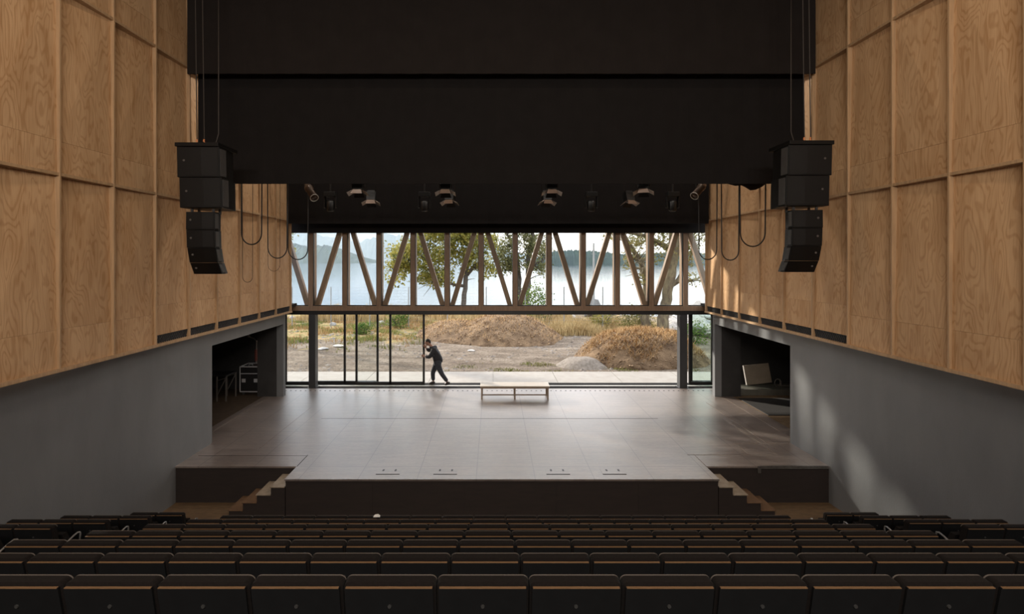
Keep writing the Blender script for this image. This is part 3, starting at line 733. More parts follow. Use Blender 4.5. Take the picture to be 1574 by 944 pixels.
def fresnel(px, py, Y, barz, yaw, label):
    c = P(px, py, Y)                                # middle of the brown upper flap
    root = empty('fresnel_stage_light', (c.x, Y, barz), label, 'stage light', 'fresnel stage lights')
    H = Vector((c.x, Y + 0.18, c.z + 0.113))          # lantern body
    Mr = Matrix.Translation(H) @ Matrix.Rotation(yaw, 4, 'Z') @ Matrix.Rotation(R(72), 4, 'X')   # local -Y is the beam, tipped down to us
    m = MB(); m.box(-0.13, 0.13, -0.08, 0.20, -0.12, 0.12, Mr); m.box(-0.10, 0.10, 0.20, 0.24, -0.09, 0.09, Mr)
    for j in range(4): m.box(-0.135, 0.135, 0.0 + j * 0.045, 0.012 + j * 0.045, -0.126, 0.126, Mr)
    m.build('housing', BLACKM, root)
    m = MB(); m.tube([Mr @ Vector((0, -0.07, 0)), Mr @ Vector((0, -0.095, 0))], 0.09, 16); m.build('lens', METAL, root)
    def flap(q, mt, nm='barn_door'):
        a = [Mr @ Vector(v) for v in q]; n = (a[1] - a[0]).cross(a[3] - a[0]).normalized() * 0.004
        m = MB(); m.add([v + n for v in a] + [v - n for v in a], [(0,1,2,3), (7,6,5,4), (0,4,5,1), (1,5,6,2), (2,6,7,3), (3,7,4,0)]); m.build(nm, mt, root)
    flap([(-0.105, -0.09, 0.11), (0.105, -0.09, 0.11), (0.155, -0.24, 0.17), (-0.155, -0.24, 0.17)], BARN)  # upper flap brown, the lower one black
    flap([(-0.105, -0.09, -0.11), (0.105, -0.09, -0.11), (0.15, -0.20, -0.20), (-0.15, -0.20, -0.20)], BLACKM)
    flap([(-0.11, -0.09, -0.10), (-0.11, -0.09, 0.10), (-0.27, -0.19, 0.12), (-0.27, -0.19, -0.12)], BARNS)
    flap([(0.11, -0.09, -0.10), (0.11, -0.09, 0.10), (0.27, -0.19, 0.12), (0.27, -0.19, -0.12)], BARNS)
    m = MB(); t = Vector((c.x, Y, barz))
    for sx in (-0.16, 0.16):
        p = H + Vector((sx, 0.0, 0)); m.tube([p, Vector((p.x, Y + 0.05, max(barz - 0.06, H.z + 0.12)))], 0.010, 5)
    zz = max(barz - 0.06, H.z + 0.12)
    m.tube([(c.x - 0.16, Y + 0.05, zz), (c.x + 0.16, Y + 0.05, zz)], 0.010, 5); m.tube([(c.x, Y + 0.05, zz), (c.x, Y, barz - 0.02)], 0.018, 6)
    m.build('yoke', BLACKM, root)
fr = [(548, 294, YB1, 6.72, 0.0, 'upper stage light of the leftmost pair, brown upper flap'), (568.5, 310, YB2, 7.02, 0.1, 'lower stage light of the leftmost pair, flaps spread wide'),
      (684, 294, YB1, 6.72, 0.0, 'upper stage light of the pair left of middle'), (691, 310, YB2, 7.02, -0.2, 'lower stage light of the pair left of middle'),
      (849, 294, YB1, 6.72, 0.0, 'upper stage light of the pair right of middle'), (841, 310, YB2, 7.02, 0.2, 'lower stage light of the pair right of middle'),
      (992, 293, YB1, 6.72, -0.3, 'upper stage light of the rightmost pair'), (969, 310.5, YB2, 7.02, 0.25, 'lower stage light of the rightmost pair')]
for a in fr: fresnel(*a)
def profile_spot(a, b, Y, barz, label):
    p0, p1 = Vector(a), Vector(b); ax = (p1 - p0).normalized()
    root = empty('profile_stage_light', (p0.x, Y, barz), label, 'stage light', 'profile stage lights')
    m = MB(); m.tube([p0 - ax * 0.18, p0 - ax * 0.05, p0, p0 + ax * 0.02, p1], [0.085, 0.11, 0.11, 0.09, 0.10], 16); m.build('barrel', BARN if False else mat('bronze_black_barrel', (0.10, 0.065, 0.045), 0.35, metal=0.3), root, smooth=True)
    m = MB(); 
    u = ax.orthogonal().normalized(); w = ax.cross(u); ring = []
    for k in range(21):
        an = 2 * math.pi * k / 20; ring.append(p1 + ax * 0.006 + (u * math.cos(an) + w * math.sin(an)) * 0.104)
    m.tube(ring, 0.011, 6, cap=False); m.build('lens_rim', RIM, root, smooth=True)
    m = MB(); m.tube([p1 - ax * 0.02, p1 - ax * 0.012], 0.095, 16); m.build('lens', BLACKM, root)
    m = MB(); m.tube([p0 + Vector((-0.13, 0, 0)), Vector((p0.x - 0.13, p0.y, barz - 0.08)), Vector((p0.x + 0.13, p0.y, barz - 0.08)), p0 + Vector((0.13, 0, 0))], 0.012, 5); m.tube([(p0.x, p0.y, barz - 0.08), (p0.x, Y, barz)], 0.018, 6); m.build('yoke', BLACKM, root)
profile_spot(P(475.5, 291, YB1) , P(483, 304, YB1 - 0.25), YB1, 6.72, 'tubular stage light with pale lens rim, far left on the bar')
profile_spot(P(1077, 289, YB1), P(1067.5, 301, YB1 - 0.2), YB1, 6.72, 'tubular stage light far right on the bar')
# dark moving heads
for i, px in enumerate((508, 652.5, 909, 1034)):
    c = P(px, 298, YB2); root = empty('moving_head_light', (c.x, YB2, 7.0), '%s of the four dim black moving lights on the rear bar' % ['leftmost', 'second from left', 'third from left', 'rightmost'][i], 'stage light', 'moving head stage lights')
    m = MB(); m.box(c.x - 0.17, c.x + 0.17, YB2 - 0.12, YB2 + 0.12, 6.44, 6.58); m.tube([(c.x, YB2, 6.58), (c.x, YB2, 7.0)], 0.03, 6); m.build('base', BLACKM, root, bevel=0.01)
    m = MB()
    for sx in (-1, 1): m.box(c.x + sx * 0.17 - 0.025, c.x + sx * 0.17 + 0.025, YB2 - 0.06, YB2 + 0.06, 6.10, 6.44)
    m.build('yoke', BLACKM, root, bevel=0.006)
    m = MB(); m.tube([(c.x, YB2, 6.33), (c.x, YB2, 6.28), (c.x, YB2, 6.05), (c.x, YB2, 6.0)], [0.08, 0.125, 0.115, 0.10], 14); m.build('head', BLACKM, root, smooth=True)
# hanging cables
CABLE = mat('black_rubber_cable', (0.010, 0.0095, 0.009), 0.5)
def loop(pa, pb, ybot, Y, r, label, top=281, grp='hanging cable loops'):
    xa, xb = XP(pa, Y), XP(pb, Y); zt = 10.99; zb_ = ZP(ybot, Y); w = (xb - xa) / 2; xm = (xa + xb) / 2
    pts = []
    for k in range(9): t = k / 8; pts.append((xa - w * 0.06 * math.sin(t * 3), Y, zt + (zb_ + abs(w) * 1.1 - zt) * t))
    for k in range(1, 14):
        a = math.pi * k / 14; pts.append((xm - w * math.cos(a), Y, zb_ + abs(w) * 1.1 * (1 - math.sin(a))))
    for k in range(9): t = k / 8; pts.append((xb + w * 0.06 * math.sin((1 - t) * 3), Y, zb_ + abs(w) * 1.1 + (zt - zb_ - abs(w) * 1.1) * t))
    m = MB(); m.tube(pts, r, 6)
    return tag(m.build('hanging_cable', CABLE, smooth=True), label, 'cable', grp)
loop(371.5, 402, 376, 13.6, 0.017, 'thick black cable loop nearest the left loudspeaker')
loop(412, 441, 397, 14.6, 0.015, 'middle black cable loop in front of the left plywood wall')
loop(443, 473, 399, 14.9, 0.015, 'black cable loop crossing the leftmost truss window pane')
loop(373, 388, 434, 13.7, 0.006, 'long thin cable loop below the nearest thick loop, left side', grp='thin cables')
loop(412, 430, 417, 14.7, 0.005, 'long thin cable loop beside the middle loop, left side', grp='thin cables')
loop(1176, 1138, 379, 13.6, 0.017, 'thick black cable loop nearest the right loudspeaker')
loop(1135.5, 1109.5, 400, 14.5, 0.016, 'middle black cable loop in front of the right plywood wall')
loop(1101.5, 1074.5, 399, 14.9, 0.015, 'black cable loop at the far end of the right plywood wall')
# bundled drape on the right
m = MB(); rings = []
yy = 13.6
for k, (px, hh) in enumerate(((1112, 4), (1120, 6), (1131, 9), (1140, 8), (1146, 11), (1154, 16), (1162, 15), (1170, 11), (1178, 5))):
    c = P(px, 277, yy); h = hh * yy / FPX + 0.05
    rings.append([(c.x, yy + 0.09 * math.cos(a), c.z + 0.05 - h * (0.5 - 0.5 * math.sin(a))) for a in [2 * math.pi * j / 10 for j in range(10)]])
m.loft(rings); tag(m.build('drape_bundle', DRAPE2, smooth=True), 'bunched black cloth hanging beside the right loudspeaker', 'cloth')

# ------------------------------------------------------------------ things in the wings
# left: flight case
CASE = mat('black_case_panel', (0.02, 0.019, 0.02), 0.3)
CASEALU = mat('case_aluminium', (0.72, 0.72, 0.74), 0.4, metal=0.5)
xc0, xc1, yc0, yc1, zc0, zc1 = XP(369.5, 18.12), XP(369.5, 18.12) + 0.66, 18.10, 18.72, 0.13, 0.96
fc = empty('flight_case', ((xc0 + xc1) / 2, 18.4, 0), 'black flight case with metal edges on wheels in the left wing opening', 'flight case')
m = MB(); m.box(xc0, xc1, yc0, yc1, zc0, zc1); m.build('panel_box', CASE, fc)
m = MB(); e = 0.03
for x in (xc0, xc1):
    for y in (yc0, yc1): m.box(x - e/2, x + e/2, y - e/2, y + e/2, zc0, zc1 + 0.005)
for z in (zc0, zc1):
    for y in (yc0, yc1): m.box(xc0, xc1, y - e/2, y + e/2, z - e/2, z + e/2)
    for x in (xc0, xc1): m.box(x - e/2, x + e/2, yc0, yc1, z - e/2, z + e/2)
m.box(xc0, xc1, yc0 - 0.008, yc0, 0.72, 0.745)
m.build('edge_trim', CASEALU, fc)
for x in (xc0 + 0.12, xc1 - 0.14):
    m = MB(); m.box(x - 0.06, x + 0.06, yc0 - 0.012, yc0, 0.44, 0.56); m.tube([(x - 0.045, yc0 - 0.02, 0.5), (x + 0.045, yc0 - 0.02, 0.5)], 0.01, 6); m.build('handle', CASEALU, fc)
m = MB(); m.tube([(xc0 + 0.2, yc0 + 0.2, zc1), (xc0 + 0.22, yc0 + 0.2, zc1 + 0.05), (xc0 + 0.32, yc0 + 0.2, zc1 + 0.05), (xc0 + 0.34, yc0 + 0.2, zc1)], 0.01, 6); m.build('handle', CASEALU, fc)
for x in (xc0 + 0.08, xc1 - 0.08):
    for y in (yc0 + 0.08, yc1 - 0.08):
        m = MB(); m.tube([(x - 0.02, y, 0.055), (x + 0.02, y, 0.055)], 0.055, 12); m.box(x - 0.028, x + 0.028, y - 0.03, y + 0.03, 0.085, 0.13); m.build('caster', CABSIDE, fc)
# folding trestle
TR = mat('grey_trestle_metal', (0.20, 0.18, 0.165), 0.45, metal=0.4)
yt = 17.3; xa, xb = XP(330, yt), XP(347.5, yt) ; zt = 0.80
tr = empty('folding_trestle', ((xa + xb) / 2, yt + 0.3, 0), 'metal folding trestle frame left of the flight case', 'trestle')
m = MB(); m.box(xa - 0.55, xb, yt, yt + 0.75, zt, zt + 0.04); m.build('trestle_top', CASE, tr)
for y in (yt + 0.04, yt + 0.70):
    for x in (xa + 0.05, xb - 0.02):
        m = MB(); m.bar((x, y, 0), (x, y, zt), 0.035, 0.035); m.build('leg', TR, tr)
    m = MB(); m.bar((xa + 0.07, y, 0.22), (xb - 0.03, y, zt - 0.06), 0.025, 0.025); m.build('brace', TR, tr)
    m = MB(); m.bar((xa + 0.05, y, zt - 0.14), (xb - 0.02, y, zt - 0.05), 0.02, 0.02); m.build('brace', TR, tr)
# pole with reddish band
xp = XP(394.5, 18.9)
pl = empty('stand_pole', (xp, 18.9, 0), 'slim standing pole with reddish sleeve behind the flight case', 'pole')
m = MB(); m.tube([(xp, 18.88, 0.0), (xp, 18.88, 1.72)], 0.035, 10); m.box(xp - 0.2, xp + 0.2, 18.86, 18.9, 0, 0.03); m.build('shaft', TR, pl)
m = MB(); m.tube([(xp, 18.88, 1.02), (xp, 18.88, 1.42)], 0.06, 12); m.build('sleeve', mat('dull_red_sleeve', (0.20, 0.06, 0.045), 0.5), pl)
m = MB(); m.tube([(xp, 18.88, 1.70), (xp - 0.1, 18.88, 1.80), (xp - 0.22, 18.85, 1.84)], 0.02, 8); m.tube([(xp - 0.22, 18.85, 1.84), (xp - 0.28, 18.83, 1.90)], 0.045, 8); m.build('bracket', TR, pl)
# right: low platform with a board leaning on it
PLAT = mat('grey_platform', (0.16, 0.155, 0.13), 0.55, var=0.25)
xq0 = XP(1133.5, 18.12)
m = MB(); m.box(xq0, xq0 + 2.9, 18.1, 18.95, 0.0, 0.20); tag(m.build('low_platform', PLAT, bevel=0.006), 'low grey platform on the floor of the right wing', 'platform')
BOARD = mat('beige_board', (0.30, 0.245, 0.185), 0.6, var=0.15)
ybd = 18.35; x0 = XP(1149, ybd)
m = MB(); Mx = Matrix.Translation((x0, ybd, 0.205)) @ Matrix.Rotation(R(-6), 4, 'Y') @ Matrix.Rotation(R(-10), 4, 'X')
bd = empty('board_panel', (x0 + 0.4, ybd, 0.2), 'square beige board leaning back on the low platform, right wing', 'board')
m.box(0, 0.84, -0.03, 0.03, 0.088, 0.74, Mx); m.build('board', BOARD, bd, bevel=0.006)
m = MB(); m.box(-0.02, 0.0, -0.032, 0.032, 0.088, 0.74, Mx); m.build('edge_strip', SILL, bd)
xr_, zr = XP(1193.5, 18.6), 0.36
m = MB(); m.tube([(xr_ + 0.11 * math.cos(a), 18.5, 0.335 + 0.13 * math.sin(a)) for a in [2 * math.pi * k / 20 for k in range(21)]], 0.018, 6, cap=False)
m.tube([(xr_ + 0.09 * math.cos(a), 18.53, 0.335 + 0.115 * math.sin(a)) for a in [2 * math.pi * k / 20 for k in range(21)]], 0.016, 6, cap=False)
m.tube([(xr_ + 0.1, 18.5, 0.24), (xr_ + 0.5, 18.5, 0.22), (xr_ + 0.9, 18.5, 0.218)], 0.014, 6)
tag(m.build('cable_coil', TR, smooth=True), 'coiled cable standing beside the beige board, right wing', 'cable')
YLT = mat('dark_wing_mat', (0.03, 0.028, 0.027), 0.8)
m = MB(); m.box(XWR + 0.05, XWR + 2.6, 15.75, 17.7, 0.0, 0.02); tag(m.build('floor_mat', YLT), 'dark mat on the raw board floor of the right wing', 'mat')

# paper scrap on the seats
PAPER = mat('white_paper', (0.75, 0.73, 0.70), 0.7)
c = Vector((XP(579, ROWY[6] - 0.05), ROWY[6] - 0.045, ROWZ[6] + 0.002))
m = MB(); m.add([(c.x - 0.05, c.y - 0.03, c.z), (c.x + 0.06, c.y - 0.035, c.z + 0.004), (c.x + 0.05, c.y + 0.03, c.z + 0.004), (c.x - 0.04, c.y + 0.03, c.z),
       (c.x - 0.045, c.y - 0.02, c.z + 0.02), (c.x + 0.03, c.y - 0.02, c.z + 0.035), (c.x + 0.02, c.y + 0.02, c.z + 0.03), (c.x - 0.03, c.y + 0.02, c.z + 0.022)],
      [(3,2,1,0), (4,5,6,7), (0,1,5,4), (1,2,6,5), (2,3,7,6), (3,0,4,7)])
tag(m.build('crumpled_paper', PAPER), 'small white crumpled paper lying on a seat back in the farthest row', 'paper')

# ------------------------------------------------------------------ the person pushing the door
SKIN = mat('skin', (0.36, 0.20, 0.14), 0.55, var=0.1, vscale=10)
HOODIE = mat('charcoal_hoodie', (0.030, 0.031, 0.036), 0.9, var=0.3, vscale=14, bump=0.3, bscale=40)
JEANS = mat('dark_blue_jeans', (0.036, 0.040, 0.052), 0.85, var=0.35, vscale=14, bump=0.25, bscale=40)
BOOT = mat('dark_leather_boot', (0.018, 0.015, 0.013), 0.5)
HAIR = mat('dark_hair', (0.02, 0.015, 0.012), 0.7)
PO = Vector((XP(672, 19.52), 19.52, 0.012))
def q(px, py, y=0.0):
    return Vector(((px - 672) * 19.52 / FPX, y, HC - (py - PY) * 19.52 / FPX - 0.012))
def skin_object(name, verts, edges, radii, mt, parent, sub=2, root=0, remesh=0.0, extra=None, smooth_it=4):
    me = bpy.data.meshes.new(name); me.from_pydata([tuple(v) for v in verts], edges, [])
    o = bpy.data.objects.new(name, me); COL.objects.link(o)
    sk = o.modifiers.new('skin', 'SKIN'); sk.use_smooth_shade = True
    for i, r in enumerate(radii):
        sv = me.skin_vertices[0].data[i]; sv.radius = (r, r) if not isinstance(r, tuple) else r
        sv.use_root = (i == root)
    ss = o.modifiers.new('sub', 'SUBSURF'); ss.levels = sub; ss.render_levels = sub
    dg = bpy.context.evaluated_depsgraph_get()
    me2 = bpy.data.meshes.new_from_object(o.evaluated_get(dg), depsgraph=dg)
    o.modifiers.clear(); o.data = me2
    if extra is not None:
        bm = bmesh.new(); bm.from_mesh(me2)
        tmp = bpy.data.meshes.new('tmp'); tmp.from_pydata([tuple(v) for v in extra.v], [], extra.f)
        bm.from_mesh(tmp); bmesh.ops.recalc_face_normals(bm, faces=bm.faces[:]); bm.to_mesh(me2); bm.free()
    if remesh:
        rm = o.modifiers.new('remesh', 'REMESH'); rm.mode = 'VOXEL'; rm.voxel_size = remesh; rm.use_smooth_shade = True
        sm = o.modifiers.new('smooth', 'SMOOTH'); sm.factor = 0.5; sm.iterations = smooth_it
        dg = bpy.context.evaluated_depsgraph_get()
        me3 = bpy.data.meshes.new_from_object(o.evaluated_get(dg), depsgraph=dg); o.modifiers.clear(); o.data = me3
    o.data.materials.clear(); o.data.materials.append(mt)
    o.data.polygons.foreach_set('use_smooth', [True] * len(o.data.polygons))
    if parent is not None: o.parent = parent
    return o
J = dict(pelvis=q(674, 558), waist=q(673.5, 552), chest=q(670, 542), neckb=q(665.5, 534.5), neck=q(662, 531.5), head=q(658, 526.5),
         shN=q(667.5, 537, -0.19), elN=q(662, 547, -0.24), wrN=q(653.6, 547.3, -0.12), haN=q(651.5, 546.8, -0.10),
         shF=q(664.5, 536.5, 0.19), elF=q(657.5, 540.5, 0.20), wrF=q(654.2, 535.5, 0.12), haF=q(652.2, 532.8, 0.10),
         hiN=q(673, 560, -0.10), knN=q(679.5, 574, -0.11), anN=q(688.8, 586.6, -0.12), toN=q(684.6, 590.6, -0.12),
         hiF=q(671, 560, 0.10), knF=q(664.5, 573.5, 0.10), anF=q(665.8, 588.0, 0.10), toF=q(659.0, 590.8, 0.10))
def chainskin(names, radii):
    pass
# skin body: torso, limbs (one surface), head and hands added and fused
names = ['pelvis', 'waist', 'chest', 'neckb', 'neck', 'head', 'shN', 'elN', 'wrN', 'shF', 'elF', 'wrF', 'hiN', 'knN', 'anN', 'toN', 'hiF', 'knF', 'anF', 'toF']
idx = {n: i for i, n in enumerate(names)}
edges = [('pelvis','waist'), ('waist','chest'), ('chest','neckb'), ('neckb','neck'), ('neck','head'), ('chest','shN'), ('shN','elN'), ('elN','wrN'), ('chest','shF'), ('shF','elF'), ('elF','wrF'),
         ('pelvis','hiN'), ('hiN','knN'), ('knN','anN'), ('anN','toN'), ('pelvis','hiF'), ('hiF','knF'), ('knF','anF'), ('anF','toF')]
rad = dict(pelvis=0.12, waist=0.115, chest=0.13, neckb=0.075, neck=0.055, head=0.075, shN=0.062, elN=0.040, wrN=0.027, shF=0.062, elF=0.040, wrF=0.027,
           hiN=0.085, knN=0.055, anN=0.037, toN=0.032, hiF=0.085, knF=0.055, anF=0.037, toF=0.032)
ex = MB()
# head: profile facing -X, tipped a little down
hc = q(657.8, 526.3); HR = 0.098
nlat, nlon = 20, 24
b0 = len(ex.v)
def head_pt(th, ph):
    d = Vector((math.sin(th) * math.cos(ph), math.sin(th) * math.sin(ph), math.cos(th)))     # +Z up, face towards -X
    p = Vector((d.x * 0.105, d.y * 0.078, d.z * 0.125))
    f = max(0, -d.x)
    if d.z < 0: p.x *= 1 - 0.10 * (-d.z); p.y *= 1 - 0.28 * (-d.z); p.x -= 0.028 * f * (-d.z)
    nose = math.exp(-((d.y / 0.16) ** 2 + ((d.z + 0.08) / 0.20) ** 2)) * (f > 0.5)
    p.x -= 0.030 * nose
    eye = sum(math.exp(-(((d.y - e) / 0.16) ** 2 + ((d.z - 0.08) / 0.12) ** 2)) for e in (-0.36, 0.36)) * (f > 0.4)
    p.x += 0.012 * eye
    brow = math.exp(-((d.z - 0.25) / 0.10) ** 2) * f; p.x -= 0.006 * brow
    lip = math.exp(-((d.y / 0.28) ** 2 + ((d.z + 0.50) / 0.07) ** 2)) * f; p.x -= 0.008 * lip
    mouth = math.exp(-((d.y / 0.30) ** 2 + ((d.z + 0.42) / 0.04) ** 2)) * f; p.x += 0.006 * mouth
    chin = math.exp(-((d.y / 0.35) ** 2 + ((d.z + 0.80) / 0.16) ** 2)) * (f > 0.1); p.x -= 0.012 * chin
    return p
HM = Matrix.Translation(hc) @ Matrix.Rotation(R(-8), 4, 'Y')
ring = [[HM @ head_pt(math.pi * i / nlat, 2 * math.pi * j / nlon) for j in range(nlon)] for i in range(1, nlat)]
ex.loft(ring)
for sy in (-1, 1):                                  # ears
    c = HM @ Vector((0.012, sy * 0.078, -0.005)); ex.loft([[c + Vector((0.018 * math.cos(a) * k, sy * yy, 0.030 * math.sin(a) * k)) for a in [2 * math.pi * j / 10 for j in range(10)]] for k, yy in ((0.9, -0.012), (1, 0.006), (0.8, 0.014))])
# hands: palm and five fingers each, pressed to the door edge
def hand(wr, ha, sgn):
    d = (ha - wr).normalized(); n = Vector((0, sgn, 0)); n = (n - d * n.dot(d)).normalized(); up = n.cross(d)
    if up.z < 0: up = -up
    ex.tube([wr - d * 0.01, wr + d * 0.03, wr + d * 0.075], [0.026, 0.032, 0.026], 8)
    ex.tube([wr + d * 0.03 + up * 0.022, wr + d * 0.085 + up * 0.026], [0.020, 0.014], 8); ex.tube([wr + d * 0.03 - up * 0.022, wr + d * 0.08 - up * 0.026], [0.020, 0.014], 8)
    for k, (o_, ln) in enumerate(((0.030, 0.062), (0.010, 0.070), (-0.010, 0.066), (-0.029, 0.052))):
        a = wr + d * 0.075 + up * o_; b = a + d * ln * 0.5 + n * 0.006 + up * o_ * 0.15; c = b + d * ln * 0.35 - n * 0.006 + up * o_ * 0.1; e = c + d * ln * 0.2 - n * 0.012
        ex.tube([a - d * 0.012, a, b, c, e], [0.0105, 0.0105, 0.0098, 0.0092, 0.0075], 7)
    a = wr + d * 0.03 + up * 0.03; ex.tube([a - d * 0.01, a + up * 0.025 + d * 0.02, a + up * 0.036 + d * 0.048], [0.0135, 0.0120, 0.0095], 7)
hand(J['wrN'], J['haN'], -1); hand(J['wrF'], J['haF'], 1)
body = skin_object('person', [J[n] for n in names], [(idx[a], idx[b]) for a, b in edges], [rad[n] for n in names], SKIN, None, sub=2, remesh=0.0075, extra=ex)
body.location = PO
tag(body, 'person in dark hoodie and jeans, mid-stride, pushing the glass sliding door', 'person')
# hoodie
hn = ['waist0', 'waist', 'chest', 'neckb', 'shN', 'elN', 'cuN', 'shF', 'elF', 'cuF']
J['waist0'] = q(674, 559.5); J['cuN'] = J['elN'].lerp(J['wrN'], 0.86); J['cuF'] = J['elF'].lerp(J['wrF'], 0.85)
hex_ = MB()
c = J['neckb'] + Vector((0.075, 0, 0.015))           # hood lying on the upper back
hex_.loft([[c + Vector((0.075 * math.sin(t) * math.cos(a) , 0.125 * math.sin(t) * math.sin(a), 0.07 * math.cos(t))) for a in [2*math.pi*j/14 for j in range(14)]] for t in [math.pi*i/9 for i in range(1, 9)]])
c = J['neckb'] + Vector((-0.035, 0, 0.025)); hex_.tube([c + Vector((0.075 * math.cos(a), 0.085 * math.sin(a), 0.02 * math.cos(a))) for a in [2*math.pi*j/16 for j in range(17)]], 0.028, 8)
hoodie = skin_object('hoodie', [J[n] for n in hn], [(0,1),(1,2),(2,3),(2,4),(4,5),(5,6),(2,7),(7,8),(8,9)],
                     [(0.165, 0.19), (0.175, 0.19), (0.185, 0.205), 0.11, 0.105, 0.082, 0.060, 0.105, 0.082, 0.060], HOODIE, body, sub=2, remesh=0.014, extra=hex_)
# jeans
J['hem_N'] = J['knN'].lerp(J['anN'], 0.93); J['hem_F'] = J['knF'].lerp(J['anF'], 0.93); J['waist1'] = q(674, 551)
jn = ['pelvis', 'waist1', 'hiN', 'knN', 'hem_N', 'hiF', 'knF', 'hem_F']
skin_object('jeans', [J[n] for n in jn], [(0,1),(0,2),(2,3),(3,4),(0,5),(5,6),(6,7)], [(0.165, 0.18), (0.155, 0.17), 0.128, 0.090, 0.072, 0.128, 0.090, 0.072], JEANS, body, sub=2, remesh=0.014)
# boots: near one on its toes, far one flat
def boot(an, heel, toe, nm='boot'):
    skin_object(nm, [an + Vector((0, 0, 0.04)), an, heel, toe.lerp(heel, 0.45) + Vector((0, 0, 0.012)), toe], [(0,1),(1,2),(1,3),(2,3),(3,4)], [0.072, 0.066, 0.050, 0.058, 0.048], BOOT, body, sub=2, root=1, remesh=0.012)
boot(J['anN'], q(691.0, 588.0, -0.12), Vector((q(683.5, 591, -0.12).x, -0.12, 0.034)))
boot(J['anF'], Vector((q(667.2, 590, 0.10).x, 0.10, 0.042)), Vector((q(658.2, 590, 0.10).x, 0.10, 0.034)))
# hair: cap over crown and nape
m = MB(); rings = []
for i in range(0, 13):
    th = math.pi * (0.02 + 0.62 * i / 12)
    rings.append([])
    for j in range(nlon):
        ph = 2 * math.pi * j / nlon
        front = max(0, -math.cos(ph)); t2 = th * (1 - 0.52 * front) * (1 - 0.30 * abs(math.sin(ph)) ** 3)
        p = head_pt(t2, ph); p = p * 1.05
        rings[-1].append(HM @ p)
m.loft(rings); hr = m.build('hair', HAIR, body, smooth=True, local=True)

